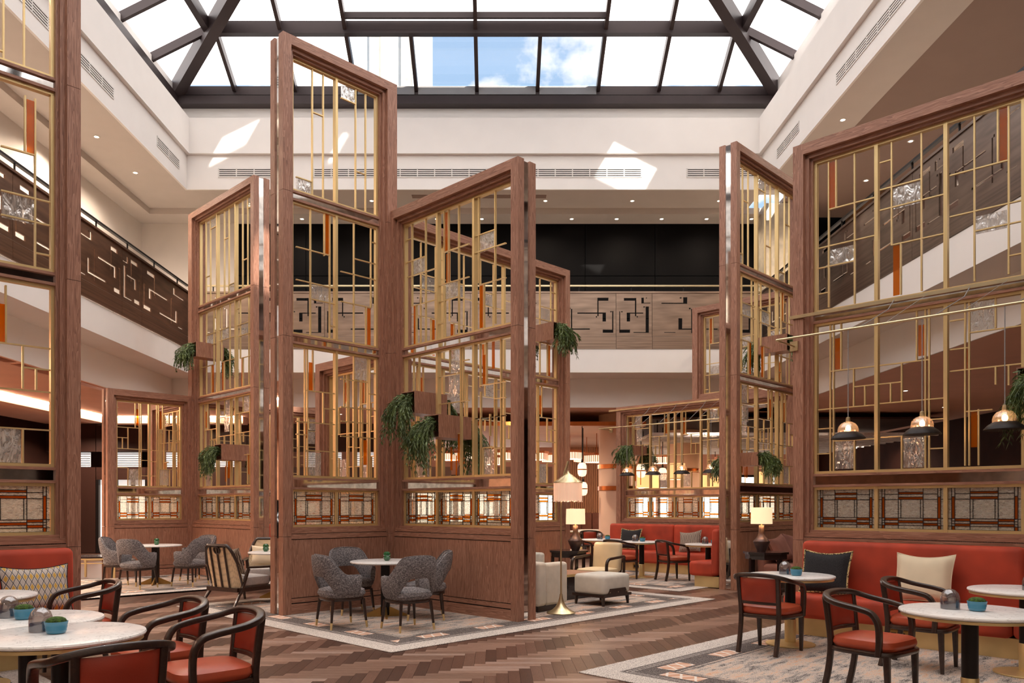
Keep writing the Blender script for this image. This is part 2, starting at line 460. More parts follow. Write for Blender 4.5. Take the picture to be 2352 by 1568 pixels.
# ------------------------------------------------------------------ mesh helpers
class B:
    def __init__(s):
        s.v, s.f, s.mi = [], [], []
    def add(s, vs, fs, mi=0):
        n = len(s.v)
        s.v += [tuple(v) for v in vs]
        s.f += [tuple(i + n for i in f) for f in fs]
        s.mi += [mi] * len(fs)
        return s
    def box(s, x0, x1, y0, y1, z0, z1, mi=0):
        return s.add([(x0, y0, z0), (x1, y0, z0), (x1, y1, z0), (x0, y1, z0), (x0, y0, z1), (x1, y0, z1), (x1, y1, z1), (x0, y1, z1)],
                     [(0, 3, 2, 1), (4, 5, 6, 7), (0, 1, 5, 4), (1, 2, 6, 5), (2, 3, 7, 6), (3, 0, 4, 7)], mi)
    def bar(s, a, b, w, h, up=(0, 0, 1)):
        """rectangular bar from a to b, w across, h along up"""
        a, b, up = Vector(a), Vector(b), Vector(up)
        d = (b - a).normalized()
        x = d.cross(up)
        if x.length < 1e-4:
            x = d.cross(Vector((1, 0, 0)))
        x.normalize()
        u = x.cross(d).normalized()
        vs = []
        for p in (a, b):
            for i, j in ((-1, -1), (1, -1), (1, 1), (-1, 1)):
                vs.append(p + x * (i * w / 2) + u * (j * h / 2))
        return s.add(vs, [(3, 2, 1, 0), (4, 5, 6, 7), (0, 1, 5, 4), (1, 2, 6, 5), (2, 3, 7, 6), (3, 0, 4, 7)])
    def prism(s, poly, z0, z1, mi=0):
        n = len(poly)
        vs = [(x, y, z0) for x, y in poly] + [(x, y, z1) for x, y in poly]
        fs = [tuple(range(n))[::-1], tuple(range(n, 2 * n))] + [(i, (i + 1) % n, n + (i + 1) % n, n + i) for i in range(n)]
        return s.add(vs, fs, mi)
    def lathe(s, prof, n=24, c=(0, 0, 0), caps=True, mi=0, ribs=0, rib=0):
        vs, fs = [], []
        k = len(prof)
        for r, z in prof:
            for i in range(n):
                a = 2 * PI * i / n
                rr = r * (1 + (rib * math.cos(ribs * a) if ribs else 0))
                vs.append((c[0] + rr * math.cos(a), c[1] + rr * math.sin(a), c[2] + z))
        for j in range(k - 1):
            for i in range(n):
                fs.append((j * n + i, j * n + (i + 1) % n, (j + 1) * n + (i + 1) % n, (j + 1) * n + i))
        if caps:
            fs.append(tuple(range(n))[::-1])
            fs.append(tuple((k - 1) * n + i for i in range(n)))
        return s.add(vs, fs, mi)
    def sweep(s, path, sec, scales=None, up=(0, 0, 1), caps=True, mi=0):
        """sweep a closed 2-D section (x across, y along up) along path"""
        P = [Vector(p) for p in path]
        n, k = len(P), len(sec)
        vs, fs = [], []
        u = Vector(up)
        for i in range(n):
            t = (P[min(i + 1, n - 1)] - P[max(i - 1, 0)]).normalized()
            x = t.cross(u)
            if x.length < 1e-3:
                x = t.cross(Vector((0.3, 1, 0.1)))
            x.normalize()
            uu = x.cross(t).normalized()
            u = uu
            sc = scales[i] if scales else 1.0
            for a, c in sec:
                vs.append(P[i] + x * a * sc + uu * c * sc)
        for i in range(n - 1):
            for j in range(k):
                fs.append((i * k + j, i * k + (j + 1) % k, (i + 1) * k + (j + 1) % k, (i + 1) * k + j))
        if caps:
            fs.append(tuple(range(k))[::-1])
            fs.append(tuple((n - 1) * k + j for j in range(k)))
        return s.add(vs, fs, mi)
    def tube(s, path, r, n=8, scales=None):
        return s.sweep(path, [(r * math.cos(2 * PI * i / n), r * math.sin(2 * PI * i / n)) for i in range(n)], scales)
    def rbox(s, x0, x1, y0, y1, z0, z1, r, seg=3):
        bm = bmesh.new()
        bmesh.ops.create_cube(bm, size=1)
        for v in bm.verts:
            v.co = Vector(((x0 + x1) / 2 + v.co.x * (x1 - x0), (y0 + y1) / 2 + v.co.y * (y1 - y0), (z0 + z1) / 2 + v.co.z * (z1 - z0)))
        bmesh.ops.bevel(bm, geom=list(bm.edges) + list(bm.verts), offset=r, segments=seg, profile=.5, affect='EDGES')
        bm.verts.index_update()
        s.add([v.co[:] for v in bm.verts], [[v.index for v in f.verts] for f in bm.faces])
        bm.free()
        return s
    def mesh(s, name, mats, smooth=False):
        me = bpy.data.meshes.new(name)
        me.from_pydata(s.v, [], s.f)
        if isinstance(mats, str):
            mats = [mats]
        for m in mats:
            me.materials.append(MATS[m])
        if len(mats) > 1:
            me.polygons.foreach_set('material_index', s.mi)
        if smooth:
            me.polygons.foreach_set('use_smooth', [True] * len(me.polygons))
            try:
                me.set_sharp_from_angle(angle=math.radians(38))
            except Exception:
                pass
        me.update()
        return me
    def obj(s, name, mats, parent=None, loc=(0, 0, 0), rotz=0.0, smooth=False):
        return ob(name, s.mesh(name, mats, smooth), parent, loc, rotz)

def ob(name, me, parent=None, loc=(0, 0, 0), rotz=0.0, scale=None):
    o = bpy.data.objects.new(name, me)
    COL.objects.link(o)
    o.location = loc
    if rotz:
        o.rotation_euler = (0, 0, rotz)
    if scale:
        o.scale = scale
    if parent:
        o.parent = parent
    return o
def empty(name, loc=(0, 0, 0), rotz=0.0):
    o = ob(name, None, None, loc, rotz)
    o.empty_display_size = .1
    return o
def tag(o, label=None, cat=None, group=None, kind=None):
    if label: o['label'] = label
    if cat: o['category'] = cat
    if group: o['group'] = group
    if kind: o['kind'] = kind
    return o
def struct(o, label, cat):
    return tag(o, label, cat, kind='structure')

CUBES = {}
def piece(name, mat, parent, x0, x1, y0, y1, z0, z1):
    """a box-shaped piece sharing one mesh per material"""
    k = (name, mat)
    if k not in CUBES:
        CUBES[k] = B().box(-.5, .5, -.5, .5, -.5, .5).mesh(name, mat)
    return ob(name, CUBES[k], parent, ((x0 + x1) / 2, (y0 + y1) / 2, (z0 + z1) / 2), 0, (x1 - x0, y1 - y0, z1 - z0))

PROTO = {}
class Proto:
    """parts of a kind of thing, built once and copied for every individual"""
    def __init__(s):
        s.parts = []
    def part(s, name, b, mats, parent=None, smooth=False, loc=(0, 0, 0), rot=(0, 0, 0)):
        me = b if isinstance(b, bpy.types.Mesh) else b.mesh(name, mats, smooth)
        s.parts.append((name, me, parent, loc, rot))
        return len(s.parts) - 1
    def place(s, name, label, cat, loc, rotz=0.0, group=None):
        root = empty(name, loc, rotz)
        tag(root, label, cat, group)
        made = []
        for nm, me, par, l, r in s.parts:
            o = ob(nm, me, made[par] if par is not None else root, l)
            o.rotation_euler = r
            made.append(o)
        return root
def facing(fx, fy):
    """turn a thing modelled with its front towards +Y so that it faces (fx, fy)"""
    return math.atan2(fy, fx) - PI / 2

def light(name, kind, loc, energy, color=(1, .82, .64), parent=None, **kw):
    d = bpy.data.lights.new(name, kind)
    d.energy = energy
    d.color = color
    for k, v in kw.items():
        setattr(d, k, v)
    o = bpy.data.objects.new(name, d)
    COL.objects.link(o)
    o.location = loc
    if parent:
        o.parent = parent
    return o
# ================================================================== STRUCTURE
XL, XR, YB, YF = -7.9, 6.78, 20.0, .4       # atrium void
GX0, GX1, GY0, GY1 = -14.5, 14.0, -3.0, 34.0
RX0, RX1, RYB = -8.7, 7.6, 21.0             # recess of the ground-floor ceiling round the void
Z_G, Z_SOF, Z_UP = 4.15, 4.91, 5.5          # ground ceiling, soffit, upper floor
Z_C = 9.58                                  # upper ceiling
Z_B1, Z_B2 = 10.455, 11.36                  # bulkhead bands

# ---- floor with herringbone parquet
floor = B().box(GX0, GX1, GY0, GY1, -.12, -.019).obj('floor', 'plank_sheen_dark_0')
struct(floor, 'brown herringbone parquet floor of the whole hall', 'floor')
PW, PL = .105, .63
pl_me = {}
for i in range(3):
    pl_me['H', i] = B().box(.001, PL - .001, .001, PW - .001, -.018, 0).mesh('plank', 'plank_sheen_light_%d' % i)
    pl_me['V', i] = B().box(.001, PW - .001, .001, PL - .001, -.018, 0).mesh('plank', 'plank_sheen_dark_%d' % i)
RUGS = [  # name, label, centre, half sizes, rotation
    ('central', 'pale patterned rug with dark lozenge border under the central screen and grey chairs', (-.63, 12.15), (3.25, 2.62)),
    ('right', 'pale patterned rug with dark lozenge border under the right foreground chairs', (4.45, 6.45), (2.2, 3.05)),
    ('left', 'pale patterned rug under the left foreground marble tables', (-4.2, 5.75), (.95, 2.5)),
    ('leftmid', 'pale patterned rug under the grey chairs on the left by the low screen', (-6.9, 14.9), (2.3, 1.75)),
    ('rightmid', 'pale patterned rug in front of the far red banquette', (3.45, 16.4), (2.05, 1.72)),
]
def on_rug(x, y, m):
    for _, _, c, h in RUGS:
        a, b_ = (x - c[0]) * R2 + (y - c[1]) * R2, -(x - c[0]) * R2 + (y - c[1]) * R2
        if abs(a) < h[0] - m and abs(b_) < h[1] - m:
            return True
    return False
cands = []
for s_ in range(-14, 16):
    for k in range(40, 250):
        for t in 'HV':
            x0 = k * PW + 2 * PL * s_
            y0 = k * PW + (PW if t == 'V' else 0)
            cx, cy = (x0 + PL / 2, y0 + PW / 2) if t == 'H' else (x0 + PW / 2, y0 + PL / 2)
            if not (6.2 < cy < 22.5 and -.72 * cy - .4 < cx < .72 * cy + .4):
                continue
            if on_rug(cx, cy, .5):
                continue
            cands.append((cy, t, x0, y0, cx))
cands.sort()
rest = B()
rest_mats = ['plank_sheen_light_0', 'plank_sheen_light_1', 'plank_sheen_light_2', 'plank_sheen_dark_0', 'plank_sheen_dark_1', 'plank_sheen_dark_2']
n_plank = 0
for cy, t, x0, y0, cx in cands:
    i = random.choice((0, 0, 1, 1, 2))
    near = 6.5 < cy < 11 and -2.6 < cx < 4
    if near and n_plank < 300:
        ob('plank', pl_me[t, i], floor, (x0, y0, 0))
        n_plank += 1
    else:
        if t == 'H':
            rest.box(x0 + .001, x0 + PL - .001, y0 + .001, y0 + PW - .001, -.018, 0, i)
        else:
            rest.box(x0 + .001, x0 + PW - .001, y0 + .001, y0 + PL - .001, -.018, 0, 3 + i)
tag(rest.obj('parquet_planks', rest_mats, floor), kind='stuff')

# ---- ground-floor shell
def wallbox(name, label, mat, *b6):
    return struct(B().box(*b6).obj(name, mat), label, 'wall')
wallbox('wall_left_near', 'tan ground-floor wall on the left near the viewer', 'fluted_tan', GX0 - .2, GX0, GY0, 19, -.1, Z_G)  # unseen stretch, made tan so the mirror bands reflect something lighter
wallbox('wall_left', 'dark brown panelled ground-floor wall on the far left', 'maroon_panel', GX0 - .2, GX0, 19, GY1, -.1, Z_G)
wallbox('wall_right', 'dark brown panelled ground-floor wall on the far right', 'maroon_panel', GX1, GX1 + .2, GY0, GY1, -.1, Z_G)
wallbox('wall_front', 'pale plaster wall behind the viewer', 'plaster_warm', GX0 - .2, GX1 + .2, GY0 - .2, GY0, -.1, 12.3)
bw = wallbox('wall_back', 'warm tan wall at the far back of the ground floor', 'coral', GX0, GX1, GY1, GY1 + .2, -.1, Z_G)

# ground ceiling, coral, round the recess
gc = B()
gc.box(GX0, RX0, GY0, GY1, Z_G, Z_G + .06)
gc.box(RX1, GX1, GY0, GY1, Z_G, Z_G + .06)
gc.box(RX0, RX1, RYB, GY1, Z_G, Z_G + .06)
struct(gc.obj('ceiling_ground', 'coral'), 'warm coral ground-floor ceiling beyond the white gallery', 'ceiling')
rs = B()
rs.box(GX0, RX0, GY0, GY1, Z_G + .06, Z_SOF)
rs.box(RX1, GX1, GY0, GY1, Z_G + .06, Z_SOF)
rs.box(RX0, RX1, RYB, GY1, Z_G + .06, Z_SOF)
rs.box(RX0 - .02, RX0 + .012, GY0, RYB, Z_G - .01, Z_SOF)
rs.box(RX1 - .012, RX1 + .02, GY0, RYB, Z_G - .01, Z_SOF)
rs.box(RX0 - .02, RX1 + .02, RYB - .012, RYB + .02, Z_G - .01, Z_SOF)
struct(rs.obj('trim_1', 'riser_white'), 'white recessed band under the gallery edge', 'trim')
fs = B()
fs.box(GX0, XL, GY0, 24, Z_SOF, Z_UP)
fs.box(XR, GX1, GY0, 24, Z_SOF, Z_UP)
fs.box(XL, XR, YB, 24, Z_SOF, Z_UP)
fs.box(XL, XR, GY0, YF, Z_SOF, Z_UP)
struct(fs.obj('trim_2', 'plaster'), 'white fascia and soffit of the upper gallery', 'trim')

# ---- upper gallery shell
UXL, UXR, UYB = -9.95, 10.4, 22.0
wallbox('wall_upper_left', 'cream plaster wall of the upper gallery on the left', 'plaster_warm', UXL - .2, UXL, GY0, UYB + .2, Z_UP, Z_C + .2)
wallbox('wall_upper_right', 'dark panelled wall of the upper gallery on the right', 'brown_panel', UXR, UXR + .2, GY0, UYB + .2, Z_UP, Z_C + .2)
wallbox('wall_upper_back_left', 'cream plaster end wall at the left of the dark gallery wall', 'plaster_warm', UXL, -7.35, UYB - .02, UYB + .2, Z_UP, Z_C + .2)
bk = struct(B().box(-7.35, UXR, UYB + .05, UYB + .25, Z_UP, Z_C + .2).obj('wall_upper_back', 'black_panel'), 'glossy black panelled wall behind the back gallery', 'wall')
for i in range(9):                      # panels of the dark wall
    for j, (za, zb) in enumerate(((5.55, 6.75), (6.77, 7.95), (7.97, 9.4))):
        x0 = -7.3 + i * 1.96
        piece('wall_panel', 'black_panel', bk, x0, x0 + 1.945, UYB, UYB + .06, za, zb)
struct(B().box(UXR - .6, UXR, YB + .1, UYB, Z_UP, Z_C).obj('column_stone', 'stone_brown'), 'brown stone pier at the right end of the gallery', 'column')
struct(B().box(7.2, 8.5, 20.9, 21.9, Z_G, Z_C).obj('column_travertine', 'travertine'), 'pale travertine pier rising beside the right gallery', 'column')

uc = B()
uc.box(UXL, XL - .045, GY0, UYB, Z_C, Z_C + .1)
uc.box(XL - .045, XR + .045, YB + .045, UYB, Z_C, Z_C + .1)
uc.box(XL - .045, XR + .045, GY0, YF - .045, Z_C, Z_C + .1)
uc.box(UXL, UXL + .55, GY0, UYB, Z_C - .16, Z_C)
uc.box(UXL + .55, UXR - 2.5, UYB - .75, UYB, Z_C - .16, Z_C)
struct(uc.obj('ceiling_upper', 'ceiling_taupe'), 'taupe stepped ceiling over the upper gallery', 'ceiling')
ur = B()
ur.box(XR + .85, UXR, GY0, UYB, Z_C + .02, Z_C + .12)
struct(ur.obj('ceiling_upper_right', 'ceiling_brown'), 'shaded brown ceiling over the right gallery', 'ceiling')  # same ceiling as the taupe one, its shade put into the brown
ur = B()
ur.box(XR + .045, XR + .85, GY0, YB + .04, Z_C, Z_C + .1)
struct(ur.obj('ceiling_upper_edge', 'ceiling_taupe'), 'grey soffit strip along the right gallery edge', 'ceiling')
cr = B()
cr.box(UXR - .12, UXR, GY0, UYB, Z_C - .22, Z_C + .02)
cr.box(UXR - .2, UXR, GY0, UYB, Z_C - .1, Z_C + .02)
struct(cr.obj('trim_3', 'ceiling_taupe'), 'stepped cornice above the dark wall of the right gallery', 'trim')

# ---- white bulkhead round the skylight
def ring(b, x0, x1, y0, y1, t, z0, z1):
    b.box(x0 - t, x0, y0 - t, y1 + t, z0, z1)
    b.box(x1, x1 + t, y0 - t, y1 + t, z0, z1)
    b.box(x0, x1, y1, y1 + t, z0, z1)
    b.box(x0, x1, y0 - t, y0, z0, z1)
    return b
blk = B()
ring(blk, XL, XR, YF, YB, .05, Z_C - .003, Z_B1 + .02)
ring(blk, XL - .05, XR + .05, YF - .05, YB + .05, .55, Z_C + .1, Z_B1 + .02)
ring(blk, XL + .1, XR - .1, YF + .1, YB - .1, .7, Z_B1, Z_B2)
ring(blk, XL - .35, XR + .35, YF - .1, YB + .3, .35, Z_B2, 12.3)
struct(blk.obj('trim_4', 'plaster'), 'white stepped bulkhead around the rooflight', 'trim')

# ---- linear air grilles let into the bulkhead
def grille(label, p, d, length, rows=4, h=.2, n=(0, -1), group='linear air grilles in the white bulkhead'):
    root = empty('air_grille', (p[0], p[1], p[2]), math.atan2(d[1], d[0]))
    tag(root, label, 'air grille', group)
    side = 1 if (-d[1] * n[0] + d[0] * n[1]) > 0 else -1
    B().box(0, length, 0 if side > 0 else -.004, .004 if side > 0 else 0, 0, h).obj('backing', 'gap_dark', root)
    fr = B()
    y0, y1 = sorted((0, side * .014))
    for z0, z1 in ((-.02, .012), (h - .012, h + .02)):
        fr.box(-.02, length + .02, y0, y1, z0, z1)
    for x0 in (-.02, length - .012):
        fr.box(x0, x0 + .032, y0, y1, 0, h)
    fr.obj('frame', 'vent_white', root)
    for r in range(1, rows):
        z = h * r / rows
        piece('slat', 'vent_white', root, 0, length, y0, y1, z - .014, z + .014)
    k = max(2, int(length / .42))
    for i in range(1, k):
        x = length * i / k
        piece('divider', 'vent_white', root, x - .012, x + .012, y0, y1, 0, h)
    return root
zg = 9.9
grille('short linear grille at the left end of the back bulkhead', (-7.08, YB, zg), (1, 0), 1.35)
grille('very long linear grille in the middle of the back bulkhead', (-4.65, YB, zg), (1, 0), 8.35)
grille('linear grille at the right end of the back bulkhead', (4.87, YB, zg), (1, 0), 1.7)
grille('long linear grille on the left bulkhead near the wooden post', (XL, 16.15, zg), (0, -1), 3.3, n=(1, 0))
grille('short linear grille on the left bulkhead near the far corner', (XL, 19.5, zg), (0, -1), 1.25, n=(1, 0))
grille('linear grille high on the left bulkhead seen through the near screen', (XL, 12.35, zg), (0, -1), 2.2, n=(1, 0))
grille('long linear grille on the right bulkhead towards the top', (XR, 15.6, zg), (0, -1), 4.2, n=(-1, 0))
grille('short linear grille on the right bulkhead above the narrow screen', (XR, 18.9, zg), (0, -1), 1.35, n=(-1, 0))
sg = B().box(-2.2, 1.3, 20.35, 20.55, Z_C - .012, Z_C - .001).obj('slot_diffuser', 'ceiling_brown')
tag(sg, 'long slot diffuser in the gallery ceiling above the dark wall', 'air grille')

# ---- rooflight: hipped steel frame, roller blinds, clear panes
SX0, SX1, SY0, SY1, SZ, SS = -8.3, 7.3, .2, 20.2, 12.25, .5
sky = empty('skylight', (0, 0, 0))
struct(sky, 'hipped dark steel rooflight with white blinds and a strip of clear panes', 'skylight')
def back_pt(a, t): return Vector((a, SY1 - t, SZ + SS * t))
def front_pt(a, t): return Vector((a, SY0 + t, SZ + SS * t))
def left_pt(a, t): return Vector((SX0 + t, a, SZ + SS * t))
def right_pt(a, t): return Vector((SX1 - t, a, SZ + SS * t))
HW = (SX1 - SX0) / 2
rows = [0, 1.4, 2.8, 4.2, 5.6, 7.0, HW]
xcols = [SX0 + 1.56 * k for k in range(11)]
ycols = [SY0] + [SY1 - 1.4 - 1.55 * k for k in range(11, -1, -1)] + [SY1]
def clip(poly, f):
    out = []
    for i in range(len(poly)):
        p, q = poly[i], poly[(i + 1) % len(poly)]
        fp, fq = f(*p), f(*q)
        if fp >= 0: out.append(p)
        if (fp >= 0) != (fq >= 0):
            k = fp / (fp - fq)
            out.append((p[0] + (q[0] - p[0]) * k, p[1] + (q[1] - p[1]) * k))
    return out
SLOPES = {'back': (back_pt, xcols, SX0, SX1), 'front': (front_pt, xcols, SX0, SX1),
          'left': (left_pt, ycols, SY0, SY1), 'right': (right_pt, ycols, SY0, SY1)}
clear = {('back', 3, 0), ('back', 4, 0), ('back', 5, 0), ('back', 6, 0)}
# blinds left open where the sun reaches the back bulkhead and the screens
def open_for_sun(target):
    p = Vector(target)
    for i in range(1, 4000):
        q = p - SUN_DIR * (i * .01)
        for nm, (fn, cols, lo, hi) in SLOPES.items():
            if nm == 'back': t, a = SY1 - q.y, q.x
            elif nm == 'front': t, a = q.y - SY0, q.x
            elif nm == 'left': t, a = q.x - SX0, q.y
            else: t, a = SX1 - q.x, q.y
            if 0 < t < HW and lo + t <= a <= hi - t and abs(q.z - (SZ + SS * t)) < .012:
                c = max(k for k in range(len(cols)) if cols[k] <= a)
                r = max(k for k in range(len(rows)) if rows[k] <= t)
                clear.add((nm, c, r))
                return
for tg in [(-6.15, 19.9, 10.9), (-4.1, 19.9, 10.4), (3.55, 19.9, 10.4), (-4.7, 15.4, 6.9)]:
    open_for_sun(tg)
for nm, (fn, cols, lo, hi) in SLOPES.items():
    for c in range(len(cols) - 1):
        for r in range(len(rows) - 1):
            poly = [(cols[c], rows[r]), (cols[c + 1], rows[r]), (cols[c + 1], rows[r + 1]), (cols[c], rows[r + 1])]
            poly = clip(poly, lambda a, t: a - lo - t)
            if len(poly) > 2: poly = clip(poly, lambda a, t: hi - t - a)
            if len(poly) < 3: continue
            area = abs(sum(poly[i][0] * poly[(i + 1) % len(poly)][1] - poly[(i + 1) % len(poly)][0] * poly[i][1] for i in range(len(poly)))) / 2
            if area < .02: continue
            pts = [fn(a, t) + Vector((0, 0, .1)) for a, t in poly]
            up = Vector((0, 0, .012))
            n = len(pts)
            bb = B().add(pts + [p + up for p in pts], [tuple(range(n)), tuple(range(n, 2 * n))] + [(i, (i + 1) % n, n + (i + 1) % n, n + i) for i in range(n)])
            is_clear = (nm, c, r) in clear
            bb.obj('glass_pane' if is_clear else 'blind', 'clear_glass' if is_clear else 'blind_glow', sky)
def member(name, a, b, w, h):
    B().bar(a, b, w, h).obj(name, 'steel_dark', sky)
for nm, (fn, cols, lo, hi) in SLOPES.items():
    for a in cols[1:-1]:
        tt = min(a - lo, hi - a, HW)
        if nm == 'back' and a in (cols[4], cols[6]): tt = 1.4
        if tt > .3:
            member('rafter', fn(a, 0), fn(a, tt), .09, .2)
    for t in rows[1:-1]:
        if lo + t < hi - t:
            member('purlin', fn(lo + t, t), fn(hi - t, t), .16, .3)
            if nm == 'back' and t < 2:
                member('purlin', fn(cols[3], t + .28), fn(cols[7], t + .28), .06, .14)
for sx, sy in ((-1, 1), (1, 1), (-1, -1), (1, -1)):
    a = Vector((SX0 if sx < 0 else SX1, SY1 if sy > 0 else SY0, SZ - .12))
    b_ = a + Vector((-sx * HW, -sy * HW, SS * HW))
    member('hip_beam', a, b_, .26, .44)
member('ridge_beam', ((SX0 + SX1) / 2, SY0 + HW, SZ + SS * HW), ((SX0 + SX1) / 2, SY1 - HW, SZ + SS * HW), .26, .44)
eb = B()
ring(eb, SX0 + .02, SX1 - .02, SY0 + .02, SY1 - .02, .16, SZ - .16, SZ + .06)
eb.obj('eave_beam', 'steel_dark', sky)
eb = B()
ring(eb, SX0 + .16, SX1 - .16, SY0 + .16, SY1 - .16, .3, SZ - .46, SZ - .25)
eb.obj('eave_beam', 'steel_dark', sky)
for k in (3, 4, 5, 6):
    B().box(xcols[k] + .05, xcols[k + 1] - .05, SY1 - .04, SY1 - .021, SZ - .16, SZ + .05).obj('upstand', 'steel_grey', sky)

# neighbouring building outside the clear panes
nb = empty('neighbouring_building', (0, 60, 0))
tag(nb, 'white neighbouring building seen through the clear roof panes', 'building')
B().box(-16, -5.85, 0, 12, 0, 62).obj('wall', 'facade_white', nb)
for k, x in enumerate((-9.6, -7.2)):
    B().box(x, x + .75, -.8, .2, 24, 44 + k * 2).obj('pilaster', 'facade_stone', nb)

# ---- gallery parapets: bronze sheets with cut-out slots
SMALL_W, BIG_W, HALF_W = .92, 3.72, 2.6
def norm(rects, x0, x1, y0=443, y1=833):
    return [((a - x0) / (x1 - x0), (b - y0) / (y1 - y0), (c - x0) / (x1 - x0), (d - y0) / (y1 - y0)) for a, b, c, d in rects]
S_SLOT = norm([(1155, 485, 1265, 510), (1253, 510, 1265, 650), (1310, 482, 1332, 535), (1332, 528, 1390, 535), (1350, 481, 1359, 490), (1328, 560, 1341, 572),
               (1348, 562, 1376, 800), (1240, 792, 1348, 800), (1114, 605, 1122, 800), (1122, 770, 1210, 800), (1131, 603, 1143, 615), (1180, 627, 1210, 698),
               (1180, 617, 1327, 627), (1268, 649, 1279, 661)], 1087, 1403)
H_SLOT = norm([(893, 483, 1005, 511), (893, 511, 905, 650), (690, 616, 945, 628), (945, 616, 980, 698), (878, 648, 890, 662), (1043, 603, 1055, 800),
               (947, 770, 1043, 800), (1025, 603, 1038, 615), (533, 668, 561, 772), (561, 760, 818, 772), (626, 583, 638, 803), (610, 573, 622, 587),
               (568, 478, 597, 538), (410, 528, 568, 538), (543, 478, 556, 490), (430, 793, 512, 800)], 343, 1080)
def sheet(w, h, holes, th=.025):
    xs = sorted({0, w} | {x * w for q in holes for x in (q[0], q[2])})
    zs = sorted({0, h} | {h - y * h for q in holes for y in (q[1], q[3])})
    b = B()
    idx = {}
    for i in range(len(xs) - 1):
        for j in range(len(zs) - 1):
            cx, cz = (xs[i] + xs[i + 1]) / 2 / w, 1 - (zs[j] + zs[j + 1]) / 2 / h
            idx[i, j] = not any(q[0] < cx < q[2] and q[1] < cz < q[3] for q in holes)
    nx, nz = len(xs), len(zs)
    vs = [(x, y, z) for y in (0, th) for z in zs for x in xs]
    def vi(i, j, k): return k * nx * nz + j * nx + i
    fsx = []
    for (i, j), on in idx.items():
        if not on: continue
        fsx.append((vi(i, j, 0), vi(i + 1, j, 0), vi(i + 1, j + 1, 0), vi(i, j + 1, 0)))
        fsx.append((vi(i, j, 1), vi(i, j + 1, 1), vi(i + 1, j + 1, 1), vi(i + 1, j, 1)))
        for di, dj, e in ((-1, 0, ((i, j), (i, j + 1))), (1, 0, ((i + 1, j + 1), (i + 1, j))), (0, -1, ((i + 1, j), (i, j))), (0, 1, ((i, j + 1), (i + 1, j + 1)))):
            if not idx.get((i + di, j + dj), False):
                (a, c), (d, f) = e
                fsx.append((vi(a, c, 0), vi(a, c, 1), vi(d, f, 1), vi(d, f, 0)))
    return b.add(vs, fsx)
def mirrored(sl): return [(1 - c, b_, 1 - a, d) for a, b_, c, d in sl]
HH = 1.1
P_ME = {}
def panel_mesh(kind, mat):
    if (kind, mat) not in P_ME:
        if kind == 'small': b = sheet(SMALL_W - .01, HH, S_SLOT)
        elif kind == 'half': b = sheet(HALF_W - .01, HH, H_SLOT)
        elif kind == 'halfm': b = sheet(HALF_W - .01, HH, mirrored(H_SLOT))
        else:
            big = [(.5 + .5 * a, b_, .5 + .5 * c, d) for a, b_, c, d in H_SLOT]
            b = sheet(BIG_W - .01, HH, big + [(1 - c, b_, 1 - a, d) for a, b_, c, d in big])
        P_ME[kind, mat] = b.mesh('panel', mat)
    return P_ME[kind, mat]
WID = {'small': SMALL_W, 'half': HALF_W, 'halfm': HALF_W, 'big': BIG_W}
def parapet(label, p, ang, seq, length, mat):
    root = empty('gallery_parapet', (p[0], p[1], 0), ang)
    tag(root, label, 'parapet', 'bronze gallery parapets', 'structure')
    x = 0
    for k in seq:
        w = min(WID[k], length - x)
        if w < WID[k] - .02:
            piece('panel', mat, root, x, length, 0, .025, 5.83, 6.93)
        else:
            ob('panel', panel_mesh(k, mat), root, (x, 0, 5.83))
        piece('kick_strip', mat, root, x + .004, x + w - .004, -.012, .03, 5.51, 5.82)
        x += w
        if x >= length - .02: break
    B().box(0, length, -.02, .06, 6.93, 6.975).obj('top_cap', mat, root)
    rail = B().box(0, length, -.015, .05, 7.1, 7.14)
    rail.obj('handrail', 'champagne' if mat == 'bronze_sunlit' else 'black_metal', root)
    n = int(length / 1.25)
    for i in range(n):
        xx = (i + .5) * length / n
        piece('baluster', 'black_metal', root, xx - .012, xx + .012, .01, .034, 6.97, 7.1)
    return root
parapet('bronze cut-out parapet across the back gallery', (XL, YB, 0), 0, ['half', 'small', 'big', 'big', 'small', 'half'], XR - XL, 'bronze_sunlit')
parapet('dark bronze cut-out parapet along the left gallery', (XL, YB, 0), -PI / 2, ['half', 'small', 'big', 'small', 'big', 'small', 'big', 'small'], YB - YF, 'bronze')
parapet('brushed bronze cut-out parapet along the right gallery', (XR, YB, 0), -PI / 2, ['half', 'small', 'big', 'small', 'big', 'small', 'big', 'small'], YB - YF, 'bronze_grey')

# ---- rugs
for i, (nm, lab, c, h) in enumerate(RUGS):
    m = rug_mat('rug_' + nm, h[0], h[1], 3.1 * i + 1)
    r = B().rbox(-h[0], h[0], -h[1], h[1], 0, .01, .004, 1).obj('rug', 'rug_' + nm, None, (c[0], c[1], .001), PI / 4)
    tag(r, lab, 'rug', 'patterned rugs laid at forty-five degrees')
RZ = .011
